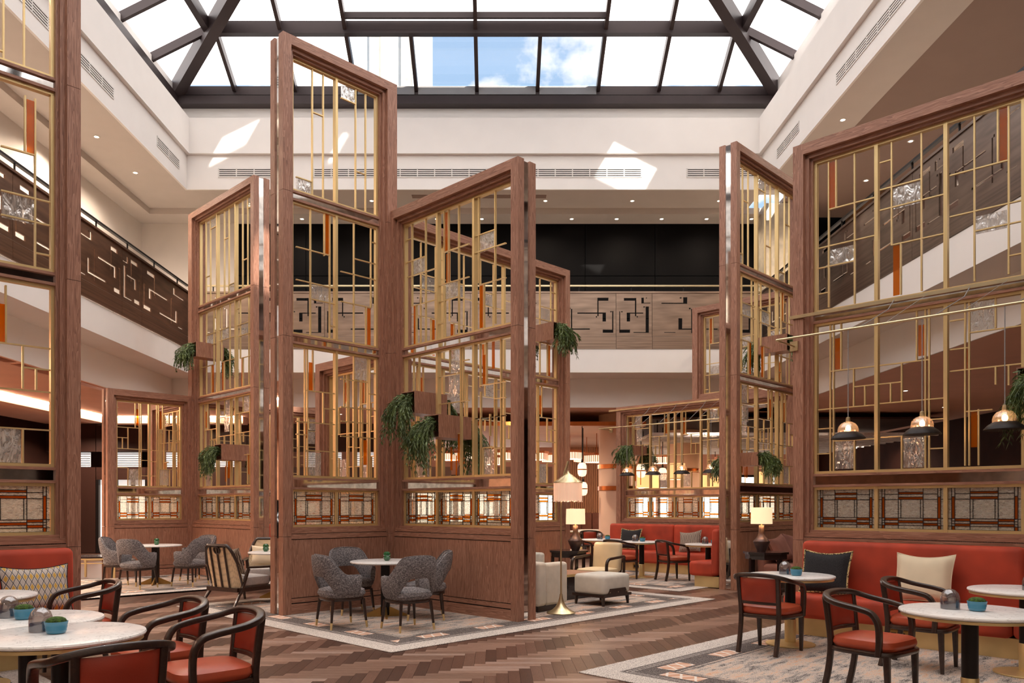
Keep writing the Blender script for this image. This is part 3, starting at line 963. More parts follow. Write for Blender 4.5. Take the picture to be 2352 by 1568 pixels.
# ================================================================== TIMBER SCREENS
BARS = {
 'CL': dict(
  v=[(1.44,5.93,7.72),(1.26,5.92,7.71),(0.7,5.92,7.71),(0.52,5.93,7.71),(1.47,3.93,5.72),(1.24,5.12,5.72),(1.15,3.91,5.72),(0.73,3.9,5.71),(0.42,4.51,5.71),(0.51,3.93,4.5),(1.56,1.91,3.72),(1.52,1.91,3.72),(1.43,3.14,3.72),(0.73,3.35,3.73),(0.48,1.94,3.73),(0.44,1.94,3.72),(1.26,2.69,3.14),(1.25,2.7,2.91),(0.85,2.74,3.04),(0.63,2.54,2.99),(0.47,1.95,2.53)],
  h=[(1.26,1.44,7.12),(1.44,1.7,6.12),(0.52,0.7,6.5),(0.7,0.96,7.5),(1.16,1.7,5.14),(1.02,1.7,4.68),(1.02,1.47,4.45),(1.02,1.14,4.12),(0.29,0.96,4.95),(0.29,0.72,5.19),(0.29,0.4,5.51),(0.42,0.96,4.51),(1.02,1.54,3.14),(0.48,0.96,3.37),(0.29,0.43,3.52),(0.29,0.46,3.2),(1.02,1.25,2.91),(0.29,0.96,2.96),(1.02,1.7,2.69),(1.51,1.7,2.51),(1.01,1.55,2.29),(0.29,0.96,2.53),(0.47,0.95,2.75)],
  a=[(1.16,1.23,5.14,5.73),(0.42,0.49,3.92,4.5),(1.43,1.5,3.14,3.55),(1.51,1.54,2.46,2.68),(0.49,0.56,2.12,2.5)],
  t=[(0.7,0.96,7.51,7.7),(1.44,1.7,5.9,6.12),(1.16,1.46,4.44,4.67),(1.29,1.5,1.92,2.27),(0.48,0.72,3.39,3.73)],
 ),
 'CR': dict(
  v=[(0.48,4.52,5.75),(0.8,3.94,5.75),(1.22,5.17,5.75),(1.31,4.71,5.76),(1.53,3.95,5.76),(1.94,4.58,5.77),(2.26,3.97,5.78),(1.23,3.89,4.68),(2.04,3.95,4.54),(0.58,3.93,4.51),(0.52,1.93,3.74),(0.65,2.91,3.73),(1.57,1.91,3.75),(1.62,2.96,3.76),(1.34,3.42,3.76),(1.97,3.14,3.75),(2.09,3.16,3.76),(2.25,2.73,3.17),(2.37,1.92,3.75),(0.47,1.93,2.77),(0.55,1.93,2.77),(0.8,1.92,2.29),(1.32,2.54,2.97),(1.59,1.9,2.95),(1.98,1.92,3.07),(2.03,1.92,2.3),(2.25,2.29,2.95),(2.16,2.46,2.75)],
  h=[(0.35,0.47,5.55),(0.35,0.78,5.21),(0.37,1.03,4.98),(0.5,1.03,4.52),(1.23,1.74,5.17),(1.09,1.74,4.71),(1.09,1.51,4.47),(1.82,2.27,5.24),(1.82,2.46,5.01),(1.94,2.46,4.55),(1.09,1.2,4.15),(1.09,1.54,3.38),(1.62,1.74,3.55),(1.97,2.46,3.16),(1.09,1.74,2.98),(1.82,2.46,2.71),(1.09,1.25,2.75),(2.25,2.46,2.95),(0.35,0.47,2.12),(1.11,1.59,2.53),(1.81,2.46,2.71),(2.24,2.4,2.28),(2.03,2.24,2.3)],
  a=[(1.23,1.3,5.16,5.74),(1.25,1.33,4.71,5.14),(1.95,2.03,3.95,4.54),(0.51,0.57,3.93,4.52),(2.01,2.08,3.17,3.58),(2.19,2.25,3.36,3.75),(1.5,1.56,2.11,2.54),(1.34,1.39,2.01,2.35)],
  t=[(0.51,0.79,4.97,5.2),(1.96,2.25,4.99,5.24),(1.24,1.52,4.46,4.71),(1.35,1.55,3.4,3.75),(0.57,0.8,1.92,2.28),(2.03,2.24,1.93,2.28),(1.31,1.52,3.06,3.37)],
 ),
 'NR': dict(
  v=[(3.82,3.96,5.74),(3.73,5.16,5.74),(3.51,3.95,5.75),(3.09,4.55,5.75),(2.77,3.96,5.76),(2.24,3.96,5.77),(2.02,5.19,5.78),(1.92,3.97,5.77),(2.99,3.96,4.54),(3.8,1.94,3.75),(3.76,1.94,3.74),(3.67,3.16,3.74),(3.52,2.7,3.16),(3.39,2.71,2.94),(3.1,2.71,2.93),(2.98,2.72,3.15),(2.82,3.17,3.75),(2.73,1.92,3.76),(2.69,1.92,3.76),(2.33,1.95,3.76),(2.29,1.95,3.76),(2.04,3.42,3.76),(2.04,2.81,3.0),(1.92,2.79,3.0),(2.2,1.95,2.55),(3.51,1.94,2.29),(2.98,1.94,2.3)],
  h=[(3.27,3.82,5.16),(3.1,3.22,5.55),(2.77,3.22,5.23),(2.53,3.22,4.99),(1.93,2.48,5.18),(1.78,2.48,4.72),(1.78,2.24,4.5),(3.27,3.95,4.71),(3.51,3.95,4.46),(3.83,3.94,4.14),(2.53,3.09,4.55),(1.78,1.92,4.16),(3.27,3.8,3.16),(2.69,3.22,3.16),(2.98,3.51,2.94),(3.27,3.95,2.7),(2.53,3.22,2.71),(1.78,2.48,3.0),(1.78,2.28,3.4),(2.3,2.48,3.24),(2.34,2.48,3.56),(3.77,3.95,2.46),(2.53,2.68,2.48),(2.07,2.32,2.54),(3.27,3.75,2.3),(2.97,3.21,2.31),(2.53,2.68,2.15),(3.81,3.96,2.15)],
  a=[(3.74,3.82,5.15,5.74),(1.93,2.01,5.19,5.76),(3.0,3.08,3.95,4.54),(3.68,3.75,3.17,3.56),(2.73,2.81,3.21,3.57),(2.3,2.32,3.0,3.23),(2.21,2.28,2.14,2.54)],
  t=[(2.78,3.08,4.96,5.21),(1.93,2.23,4.46,4.66),(3.51,3.82,4.44,4.66),(3.52,3.75,1.95,2.3),(2.73,2.97,1.94,2.29),(2.05,2.28,3.41,3.73)],
 ),
 'NL': dict(
  v=[(3.54,5.84,6.53),(3.72,5.83,6.61),(3.73,5.08,5.64),(3.82,3.88,5.64),(3.56,3.13,3.69),(3.71,2.69,3.11),(3.83,2.69,2.9),(3.71,1.94,2.28)],
  h=[(3.27,3.54,6.01),(3.52,3.82,5.07),(3.52,3.96,4.63),(3.52,3.96,4.39),(3.83,3.96,4.08),(3.27,3.96,3.12),(3.72,3.96,2.9),(3.27,3.96,2.67),(3.27,3.96,2.28)],
  a=[(3.74,3.82,5.07,5.62),(3.46,3.56,3.12,3.51)],
  t=[(3.52,3.82,4.36,4.62),(3.45,3.7,1.93,2.28)],
 ),
}

TIERS = [(1.93, 3.74), (3.93, 5.73), (5.93, 7.72)]
def module(wname, s0, s1, z0, z1):
    """one bay of glazing bars, in fractions of the bay width"""
    D, out = BARS[wname], dict(v=[], h=[], a=[], t=[])
    def cl(a): return min(1, max(0, (a - s0) / (s1 - s0)))
    for s, a, b_ in D['v']:
        if s0 + .03 < s < s1 - .03 and z0 - .06 < (a + b_) / 2 < z1 + .06: out['v'].append((cl(s), max(a, z0), min(b_, z1)))
    for a, b_, z in D['h']:
        if s0 - .04 < (a + b_) / 2 < s1 + .04 and z0 < z < z1: out['h'].append((cl(a), cl(b_), z))
    for k in 'at':
        for a, b_, c, d in D[k]:
            if s0 - .04 < (a + b_) / 2 < s1 + .04 and z0 - .06 < (c + d) / 2 < z1 + .06: out[k].append((cl(a), cl(b_), max(c, z0), min(d, z1)))
    return out
MOD = {0: [module('NR', 3.25, 3.97, *TIERS[0]), module('NR', 2.51, 3.25, *TIERS[0]), module('CR', 1.06, 1.79, *TIERS[0]), module('NR', 1.78, 2.51, *TIERS[0])],
       1: [module('NR', 3.25, 3.97, *TIERS[1]), module('NR', 2.51, 3.25, *TIERS[1]), module('CR', 1.79, 2.5, *TIERS[1]), module('CR', .33, 1.06, *TIERS[1])],
       2: [module('CL', .99, 1.72, *TIERS[2]), module('CL', .29, .99, *TIERS[2])]}
# stained-glass panel: pieces as fractions, (x0, x1, from top, to top, kind)
SG = []
for m_ in (0, 1):
    def add(x0, x1, a, b_, k):
        SG.append((1 - x1, 1 - x0, a, b_, k) if m_ else (x0, x1, a, b_, k))
    for a, b_ in ((0, .27), (.27, .73), (.73, .91), (.91, 1)): add(0, .05, a, b_, 'c')
    for a, b_, k in ((0, .21, 'c'), (.21, .73, 'a'), (.73, .79, 'c'), (.79, .85, 'c'), (.85, .91, 'c'), (.91, 1, 'a')): add(.05, .095, a, b_, k)
    for a, b_, k in ((0, .14, 'c'), (.14, .27, 'c'), (.27, .73, 'c'), (.73, .79, 'a'), (.79, .85, 'c'), (.85, .91, 'a'), (.91, 1, 'c')): add(.095, .31, a, b_, k)
    add(.31, .35, .27, .73, 'c')
for a, b_, k in ((0, .09, 'c'), (.09, .14, 'a'), (.14, .21, 'c'), (.21, .27, 'a'), (.73, .79, 'c'), (.79, .85, 'a'), (.85, .91, 'c'), (.91, 1, 'c')):
    SG.append((.31, .69, a, b_, k))
SG.append((.35, .65, .27, .73, 'c'))
LEADS = {}
def stained_panel(root, x0, x1, z0, z1):
    w, h = x1 - x0, z1 - z0
    k = (round(w, 3), round(h, 3))
    if k not in LEADS:
        b = B()
        g = .0035
        for a, c, t0, t1, _ in SG:
            X0, X1, Z1, Z0 = a * w, c * w, h - t0 * h, h - t1 * h
            b.box(X0 - g, X0 + g, -.006, .006, Z0, Z1)
            b.box(X0, X1, -.006, .006, Z0 - g, Z0 + g)
        LEADS[k] = b.mesh('stained_panel', 'lead')
    p = ob('stained_panel', LEADS[k], root, (x0, 0, z0))
    for a, c, t0, t1, kind in SG:
        piece('glass_piece', 'stained_amber' if kind == 'a' else 'stained_cream', p, a * w + .003, c * w - .003, -.003, .003, h - t1 * h + .003, h - t0 * h - .003)
    return p

def wing(label, C, d, L, H, data=None, nb=None, start=.17, shift=0, base=0.0):
    """one leaf of a tall timber screen; C = hub on the floor, d = direction of the leaf"""
    root = empty('timber_screen', (C[0], C[1], 0), math.atan2(d[1], d[0]))
    tag(root, label, 'screen', 'timber and brass screens')
    T = .17
    def both(name, mat, x0, x1, ya, yb, z0, z1):
        for sy in (1, -1):
            y0, y1 = sorted((sy * ya, sy * yb))
            B().box(x0, x1, y0, y1, z0, z1).obj(name, mat, root)
    def full(name, mat, x0, x1, y, z0, z1):
        return B().box(x0, x1, -y, y, z0, z1).obj(name, mat, root)
    ip, op_ = max(start + .06, .23), L - .13
    cuts = [base] + [z for z in (1.08, 3.83, 5.82) if base + .2 < z < H - .3] + [H]
    for a, b_ in zip(cuts, cuts[1:]):
        both('post', 'wood_v', op_, L, .055, T, a + .0025, b_ - (.0025 if b_ < H else 0))
        both('post', 'wood_v', start, ip, .055, T, a + .0025, b_ - (.0025 if b_ < H else .13))
    full('post_core', 'wood_v', op_, L - .03, .056, base, H - .01)
    full('post_core', 'wood_v', start, ip, .056, base, H - .13)
    B().box(L - .03, L - .018, -.055, .055, base + .02, H - .02).obj('mirror_strip', 'mirror', root)
    both('top_rail', 'wood_h', start, op_, .055, T, H - .13, H)
    full('top_core', 'wood_h', start, op_, .056, H - .125, H - .01)
    if not base:
        # base
        full('base_core', 'gap_dark', ip, op_, .135, 0, 1.12)
        full('plinth', 'wood_h', ip, op_, .15, 0, .15)
        full('plinth_rail', 'wood_h', ip, op_, .15, .165, .225)
        full('wainscot_panel', 'wood_v', ip, op_, .152, .235, 1.035)
        full('dado_rail', 'wood_h', ip, op_, .16, 1.045, 1.11)
        full('sill', 'wood_h', ip, op_, .135, 1.11, 1.17)
        full('sill', 'wood_h', ip + .04, op_ - .04, .095, 1.17, 1.205)
    else:
        full('bottom_rail', 'wood_h', ip, op_, .13, base, base + .1)
    # stepped linings
    full('lining', 'wood_v', ip, ip + .05, .115, (base or 1.17), H - .13)
    full('lining', 'wood_v', op_ - .05, op_, .115, (base or 1.17), H - .13)
    full('lining', 'wood_h', ip, op_, .115, H - .18, H - .13)
    full('bead', 'wood_v', ip + .05, ip + .08, .075, (base or 1.2), H - .18)
    full('bead', 'wood_v', op_ - .08, op_ - .05, .075, (base or 1.2), H - .18)
    full('bead', 'wood_h', ip + .05, op_ - .05, .075, H - .21, H - .18)
    x0, x1 = ip + .08, op_ - .08
    ztop = H - .21
    tiers = [t for t in TIERS if t[1] < H]
    if not tiers or H - tiers[-1][1] > .6:
        pass
    nb = nb or max(1, round((x1 - x0) / .72))
    bw_ = (x1 - x0) / nb
    g = .032
    def frame(z0, z1):
        piece('frame_bar', 'brass', root, x0, x0 + g, -.03, .03, z0, z1)
        piece('frame_bar', 'brass', root, x1 - g, x1, -.03, .03, z0, z1)
        piece('frame_bar', 'brass', root, x0, x1, -.032, .032, z0, z0 + g)
        piece('frame_bar', 'brass', root, x0, x1, -.032, .032, z1 - g, z1)
        for i in range(1, nb):
            piece('mullion', 'brass', root, x0 + i * bw_ - .02, x0 + i * bw_ + .02, -.036, .036, z0, z1)
    # stained band
    if not base: frame(1.205, 1.735)
    for i in range(0 if base else nb):
        stained_panel(root, x0 + i * bw_ + (.032 if i == 0 else .02), x0 + (i + 1) * bw_ - (.032 if i == nb - 1 else .02), 1.237, 1.703)
    def band(za, zb):
        full('transom_rail', 'wood_h', x0 - .03, x1 + .03, .062, za, za + .03)
        full('transom_rail', 'wood_h', x0 - .03, x1 + .03, .062, zb - .03, zb)
        full('mirror_band', 'mirror', x0 - .03, x1 + .03, .035, za + .03, zb - .03)
    if not base: band(1.735, 1.9)
    zt = [(1.9, 3.765), (3.9, 5.76), (5.9, 7.76)]
    for ti in range(3):
        a, b_ = zt[ti]
        if a > H - .6: break
        if base and ti == 0: continue
        if base: a = base + .1
        if H - .21 < b_ + .35: b_ = H - .21
        frame(a, b_)
        if b_ < H - .3: band(3.765 if ti == 0 else 5.76, 3.9 if ti == 0 else 5.9)
        lo, hi = a + g, b_ - g
        def vbar(x, p, q):
            p, q = max(p - .005, lo), min(q + .005, hi)
            if q - p > .03: piece('glazing_bar', 'brass', root, x - .008, x + .008, -.016, .016, p, q)
        def hbar(p, q, z):
            if lo < z < hi: piece('glazing_bar', 'brass', root, max(p, x0 + g), min(q, x1 - g), -.014, .014, z - .007, z + .007)
        def pane(nm, mat, p, q, u, w):
            u, w = max(u, lo), min(w, hi)
            if w - u > .04: piece(nm, mat, root, p + .006, q - .006, -.004, .004, u + .004, w - .004)
        if data:
            D = BARS[data]
            for s, p, q in D['v']:
                if lo - .1 < (p + q) / 2 < hi + .1: vbar(s, p, q)
            for p, q, z in D['h']: hbar(p, q, z)
            for p, q, u, w in D['a']:
                if lo < (u + w) / 2 < hi: pane('amber_pane', 'amber_pane', p, q, u, w)
            for p, q, u, w in D['t']:
                if lo < (u + w) / 2 < hi: pane('textured_pane', 'textured_pane', p, q, u, w)
        done = {'NR': 1.78, 'NL': 3.5}.get(data, 99 if data else None)
        for i in range(nb):
            A, Bx = x0 + i * bw_, x0 + (i + 1) * bw_
            if data and (done == 99 or Bx > done + .2): continue
            m = MOD[ti][(i + shift) % len(MOD[ti])]
            for s, p, q in m['v']: vbar(A + s * bw_, p, q)
            for p, q, z in m['h']: hbar(A + p * bw_ + .02, A + q * bw_ - .0, z)
            for p, q, u, w in m['a']: pane('amber_pane', 'amber_pane', A + p * bw_ + .01, A + q * bw_ - .005, u, w)
            for p, q, u, w in m['t']: pane('textured_pane', 'textured_pane', A + p * bw_ + .01, A + q * bw_ - .01, u, w)
    return root
def hub(label, C, H):
    o = B().box(-.168, .168, -.168, .168, 0, H).obj('screen_hub', 'wood_v', None, (C[0], C[1], 0), PI / 4)
    return tag(o, label, 'post', 'hub posts of the timber screens')
FL, FR, BL, BR = (-R2, -R2), (R2, -R2), (-R2, R2), (R2, R2)
C0, C1, C2 = (-1.61, 12.2), (-6.76, 17.56), (6.33, 16.2)
TALL, MED, LOW = 7.97, 6.0, 3.93
hub('wooden hub post where the four central screen leaves meet', C0, MED)
hub('wooden hub post of the far left screens', C1, LOW)
hub('wooden hub post of the far right screens', C2, MED)
wing('tallest central timber screen leaf, left of the hub, behind the grey chairs', C0, FL, 2.0, TALL, 'CL', 2, start=.05)
wing('central timber screen leaf right of the hub, with three stained-glass panels and a fern', C0, FR, 2.84, MED, 'CR', 3)
wing('timber screen leaf receding behind the centre towards the white lounge chairs', C0, BR, 4.1, MED, None, 5, shift=1)
wing('low timber screen leaf receding behind the tallest central leaf', C0, BL, 1.95, LOW, None, 2)
wing('tall narrow timber screen leaf on the left catching the sunlight', C1, FR, 3.03, TALL, None, 3, shift=1, start=.05)
wing('low timber screen leaf on the left behind the grey chairs', C1, FL, 1.9, LOW, None, 2)
wing('low timber screen leaf receding behind the far left hub', C1, BL, 2.1, LOW, None, 2, shift=2)
wing('low timber screen leaf with pendant rail behind the far left hub', C1, BR, 3.6, LOW, None, 4, shift=3)
wing('tall narrow timber screen leaf on the right beside the table lamp', C2, FL, 3.1, TALL, None, 3, start=.05)
wing('low timber screen leaf above the far red banquette with stained panels', C2, BL, 4.6, LOW, None, 6, shift=1)
wing('upper timber leaf of medium height standing on the low leaf at far right', C2, BL, 2.48, MED, None, 3, shift=2, base=3.93)
wing('large timber screen in the right foreground behind the red bench', (6.81, 6.98), BL, 4.2, MED, 'NR', 5)
wing('very tall timber screen cropped by the left edge, in the foreground', (-7.4, 5.28), BR, 4.2, TALL, 'NL', 5)
# ================================================================== FURNITURE
def sq(w, h, n=10, e=4.0):
    """rounded rectangular section"""
    out = []
    for i in range(n * 2):
        a = 2 * PI * (i + .5) / (n * 2)
        c, s = math.cos(a), math.sin(a)
        out.append((math.copysign(abs(c) ** (2 / e), c) * w / 2, math.copysign(abs(s) ** (2 / e), s) * h / 2))
    return out
def smooth_path(pts, n=6):
    """Catmull-Rom through the points"""
    P = [Vector(p) for p in pts]
    P = [P[0] * 2 - P[1]] + P + [P[-1] * 2 - P[-2]]
    out = []
    for i in range(1, len(P) - 2):
        for k in range(n):
            t = k / n
            a, b_, c, d = P[i - 1], P[i], P[i + 1], P[i + 2]
            out.append(.5 * ((2 * b_) + (c - a) * t + (2 * a - 5 * b_ + 4 * c - d) * t * t + (3 * b_ - a - 3 * c + d) * t ** 3))
    out.append(P[-2])
    return out
def mirror_path(p):
    return p + [Vector((-q[0], q[1], q[2])) for q in reversed(p[:-1])]

def cushion_solid(outline, z0, z1, r=.03, dome=.02):
    """upholstered slab with rounded edge and domed top"""
    cx = sum(p[0] for p in outline) / len(outline); cy = sum(p[1] for p in outline) / len(outline)
    rings = [(1 - r * 1.6, z0), (1, z0 + r * .6), (1, z1 - r * .8), (1 - r * .7, z1 - r * .2), (1 - r * 2.2, z1), (.55, z1 + dome * .8), (.2, z1 + dome)]
    n = len(outline)
    vs, fs_ = [], []
    for s, z in rings:
        for x, y in outline:
            vs.append((cx + (x - cx) * s, cy + (y - cy) * s, z))
    for j in range(len(rings) - 1):
        for i in range(n):
            fs_.append((j * n + i, j * n + (i + 1) % n, (j + 1) * n + (i + 1) % n, (j + 1) * n + i))
    fs_.append(tuple(range(n))[::-1])
    fs_.append(tuple((len(rings) - 1) * n + i for i in range(n)))
    return B().add(vs, fs_)
def superellipse(hx, hy, e=3.0, n=36, cy=0.0, taper=0.0):
    out = []
    for i in range(n):
        a = 2 * PI * i / n
        c, s = math.cos(a), math.sin(a)
        y = math.copysign(abs(s) ** (2 / e), s)
        out.append((math.copysign(abs(c) ** (2 / e), c) * hx * (1 + taper * y), cy + y * hy))
    return out

# ---- red leather armchair with a bent-wood rail (front towards +Y)
def red_chair():
    P = Proto()
    P.part('seat', cushion_solid(superellipse(.26, .255, 4.4, 40, 0, .05), .395, .48, .05, .018), 'leather', smooth=True)
    fr = cushion_solid(superellipse(.272, .267, 4.4, 40, 0, .05), .36, .40, .02, 0)
    P.part('seat_frame', fr, 'dark_wood', smooth=True)
    for sx in (-1, 1):
        b = B().sweep([(sx * .225, .215, .0), (sx * .228, .21, .2), (sx * .23, .205, .37)], sq(.05, .05), [.62, .85, 1.0], up=(0, 1, 0))
        P.part('leg', b, 'dark_wood', smooth=True)
        b = B().sweep(smooth_path([(sx * .2, -.31, 0), (sx * .2, -.265, .2), (sx * .2, -.245, .4), (sx * .205, -.262, .6), (sx * .21, -.285, .775)], 4), sq(.042, .046), None, up=(0, 1, 0))
        P.part('leg', b, 'dark_wood', smooth=True)
    half = [Vector(p) for p in ((.262, .16, .37), (.268, .168, .5), (.273, .16, .61), (.28, .115, .682), (.288, .03, .71), (.292, -.07, .727), (.285, -.17, .745), (.25, -.25, .77), (.16, -.298, .792), (0, -.315, .80))]
    path = smooth_path(mirror_path(half), 5)
    P.part('arm_rail', B().sweep(path, sq(.042, .054), None, up=(1, 0, 0)), 'dark_wood', smooth=True)
    def padm(inset, y_off, th, z0, z1):
        vs, fs_ = [], []
        nx, nz = 12, 6
        for k in range(2):
            for j in range(nz + 1):
                for i in range(nx + 1):
                    u, w = i / nx * 2 - 1, j / nz
                    edge = (1 - abs(u) ** 6) * (1 - abs(2 * w - 1) ** 6)
                    x = u * .187
                    y = -.255 - .03 * w - .035 * (1 - u * u) + (th * (.35 + .65 * edge) * (1 if k == 0 else -1) * .5)
                    vs.append((x, y, z0 + (z1 - z0) * w))
        m = (nx + 1) * (nz + 1)
        for k in range(2):
            for j in range(nz):
                for i in range(nx):
                    a = k * m + j * (nx + 1) + i
                    q = (a, a + 1, a + nx + 2, a + nx + 1)
                    fs_.append(q[::-1] if k == 0 else q)
        for i in range(nx):
            fs_.append((i, i + 1, m + i + 1, m + i)); t = nz * (nx + 1)
            fs_.append((t + i + 1, t + i, m + t + i, m + t + i + 1))
        for j in range(nz):
            a = j * (nx + 1); fs_.append((a + nx + 1, a, m + a, m + a + nx + 1))
            a = j * (nx + 1) + nx; fs_.append((a, a + nx + 1, m + a + nx + 1, m + a))
        return B().add(vs, fs_)
    P.part('backrest', padm(0, 0, .05, .53, .765), 'leather_shaded', smooth=True)
    P.part('back_rail', B().sweep([(-.2, -.25, .515), (-.1, -.272, .515), (0, -.28, .515), (.1, -.272, .515), (.2, -.25, .515)], sq(.03, .032), None), 'dark_wood', smooth=True)
    return P
RED = red_chair()
GRP = 'red leather armchairs'
red_chairs = [
    ('red leather armchair seen from behind in the bottom left corner', (-2.05, 4.06), (-R2, R2)),
    ('red leather armchair at the bottom left facing the nearest marble table', (-1.86, 5.02), (-.78, -.62)),
    ('red leather armchair on the left, second from the front, by the middle marble table', (-2.45, 5.62), (-.74, -.67)),
    ('red leather armchair on the left beside the lozenge cushion', (-3.74, 7.0), (-.74, -.67)),
    ('red leather armchair on the right with its back turned to the viewer', (2.83, 8.08), (R2, R2)),
    ('largest red leather armchair in the right foreground', (2.95, 6.12), (.62, -.78)),
    ('red leather armchair in front of the cream cushion on the right', (3.95, 7.25), (.72, -.69)),
    ('red leather armchair at the far banquette beside the dark cushion', (2.55, 16.0), (.75, .66)),
    ('red leather armchair at the far banquette beside the chevron cushion', (3.58, 15.8), (.85, .3)),
    ('red leather armchair half hidden behind the cream lounge chair', (1.75, 16.9), (.75, .66)),
]
for lab, (x, y), f in red_chairs:
    RED.place('red_armchair', lab, 'armchair', (x, y, RZ), facing(*f), GRP)

# ---- grey tweed tub chair with an open back
def grey_chair():
    P = Proto()
    n = 44
    def smooth01(t): t = min(1, max(0, t)); return t * t * (3 - 2 * t)
    def ztop(a): return .90 - .02 * (abs(a) / .7) ** 2 * (abs(a) < .7) - (.02 if abs(a) >= .7 else 0) - .23 * smooth01((abs(a) - .62) / .9)
    def zbot(a): return .63 - .21 * smooth01((abs(a) - .3) / .8) if abs(a) < 1.15 else .42
    vs, fs_ = [], []
    ring = 10
    amax = 2.02
    for i in range(n + 1):
        a = -amax + 2 * amax * i / n
        zt, zb = ztop(a), zbot(a)
        for k in range(ring):
            ph = 2 * PI * k / ring
            c, s = math.cos(ph), math.sin(ph)
            th = .032
            e = 3.2
            off = math.copysign(abs(c) ** (2 / e), c) * th
            w = (math.copysign(abs(s) ** (2 / e), s) + 1) / 2
            z = zb + (zt - zb) * w
            flare = .06 * max(0, (z - .45) / .45)
            rx, ry = .275 + off + flare * .7, .27 + off + flare
            e2 = 2.25
            sx, cy = math.sin(a), -math.cos(a)
            x = math.copysign(abs(sx) ** (2 / e2), sx) * rx
            y = math.copysign(abs(cy) ** (2 / e2), cy) * ry + (-.0)
            vs.append((x, y, z))
    for i in range(n):
        for k in range(ring):
            fs_.append((i * ring + k, (i + 1) * ring + k, (i + 1) * ring + (k + 1) % ring, i * ring + (k + 1) % ring))
    fs_.append(tuple(range(ring)))
    fs_.append(tuple(n * ring + k for k in range(ring))[::-1])
    sh = P.part('backrest', B().add(vs, fs_), 'tweed', smooth=True)
    pp = [vs[i * ring + 3] for i in range(n + 1)]
    pp = [(p[0], p[1], ztop(-amax + 2 * amax * i / n) + .002) for i, p in enumerate(pp)]
    P.part('piping', B().tube(pp, .006, 5), 'tweed', sh, smooth=True)
    P.part('seat', cushion_solid(superellipse(.275, .275, 2.7, 40, .01), .375, .475, .06, .025), 'tweed', smooth=True)
    P.part('seat_frame', cushion_solid(superellipse(.255, .255, 2.7, 36, .01), .335, .38, .02, 0), 'dark_wood', smooth=True)
    for sx in (-1, 1):
        for sy in (-1, 1):
            top, bot = Vector((sx * .2, sy * .2 + .01, .35)), Vector((sx * .235, sy * .235 + .01, .0))
            lg = P.part('leg', B().tube([bot + (top - bot) * .2, bot + (top - bot) * .6, top], .021, 10, [.72, .88, 1.05]), 'dark_wood', smooth=True)
            P.part('leg_tip', B().tube([bot, bot + (top - bot) * .235], .0155, 10, [.8, 1.06]), 'brass', lg, smooth=True)
    return P
GREY = grey_chair()
GG = 'grey tweed tub chairs'
for lab, (x, y), f in [
    ('grey tweed chair at the central table, nearest on the right, seen from behind', (-1.07, 9.5), (-.59, .81)),
    ('grey tweed chair at the central table, nearest on the left, in profile', (-1.93, 9.72), (.82, .57)),
    ('grey tweed chair at the central table, back left against the wooden leaf', (-2.02, 10.98), (.5, -.86)),
    ('grey tweed chair at the central table, back right', (-.93, 10.42), (-.93, -.1)),
    ('grey tweed chair at the far left table, nearest, seen from behind', (-6.5, 14.2), (.25, .97)),
    ('grey tweed chair at the far left table, on its left side', (-7.22, 15.0), (.9, .1)),
    ('grey tweed chair at the far left table, behind it', (-6.0, 15.75), (-.5, -.86)),
    ('grey tweed chair at the far left table, on its right side', (-5.74, 14.72), (-.96, .28)),
]:
    GREY.place('grey_tub_chair', lab, 'chair', (x, y, RZ), facing(*f), GG)

# ---- round marble tables
def table(fin):
    P = Proto()
    r = .45 if not fin else .47
    top = P.part('table_top', B().lathe([(r - .02, .722), (r, .728), (r + .004, .738), (r, .748), (r - .012, .752)], 64), 'marble', smooth=True)
    if not fin:
        P.part('edge_band', B().lathe([(r - .03, .70), (r - .012, .702), (r - .012, .722), (r - .03, .722)], 64), 'brass', smooth=True)
        P.part('pole', B().lathe([(.054, .26), (.054, .70)], 24), 'black_metal', smooth=True)
        P.part('collar', B().lathe([(.057, .03), (.058, .04), (.058, .27), (.055, .275)], 24), 'brass', smooth=True)
        P.part('base', B().lathe([(.25, 0), (.255, .008), (.252, .016), (.06, .03), (.045, .03)], 48), 'brass', smooth=True)
    else:
        P.part('pole', B().rbox(-.055, .055, -.055, .055, .02, .722, .006, 1), 'black_metal')
        for k in range(2):
            b = B()
            pr = [(-.29, 0), (.29, 0), (.29, .025), (.06, .13), (-.06, .13), (-.29, .025)]
            vs = [(x, y, z) for y in (-.012, .012) for x, z in pr]
            b.add(vs, [tuple(range(6)), tuple(range(11, 5, -1))] + [(i, 6 + i, 6 + (i + 1) % 6, (i + 1) % 6) for i in range(6)])
            P.part('base_fin', b, 'brass_dull', rot=(0, 0, k * PI / 2 + .2))
    return P
TAB, TABF = table(False), table(True)
tabs = [
    (TAB, 'round marble table nearest in the bottom left corner', (-2.53, 4.56), 'l1'),
    (TAB, 'round marble table second from the front on the left', (-3.08, 5.15), 'l2'),
    (TAB, 'round marble table cut by the left edge beside the cushion', (-4.32, 6.49), 'l3'),
    (TAB, 'round marble table before the dark cushion on the right', (3.165, 8.44), 'r1'),
    (TAB, 'round marble table nearest in the right foreground', (3.36, 5.56), 'r2'),
    (TAB, 'round marble table cut by the right edge', (4.7, 6.95), 'r3'),
    (TAB, 'round marble table at the far banquette before the dark cushion', (3.05, 16.45), 'm1'),
    (TAB, 'round marble table at the far banquette near its curved end', (4.15, 15.35), 'm2'),
    (TAB, 'round marble table beyond the cream lounge chair', (2.35, 17.5), 'm0'),
    (TABF, 'round marble table with fin base among the central grey chairs', (-1.5, 10.6), 'c'),
    (TABF, 'round marble table with fin base among the far left grey chairs', (-6.5, 14.95), 'lc'),
    (TABF, 'round marble table with fin base between the cane armchairs', (-3.55, 12.75), 'cane'),
]
TP = {}
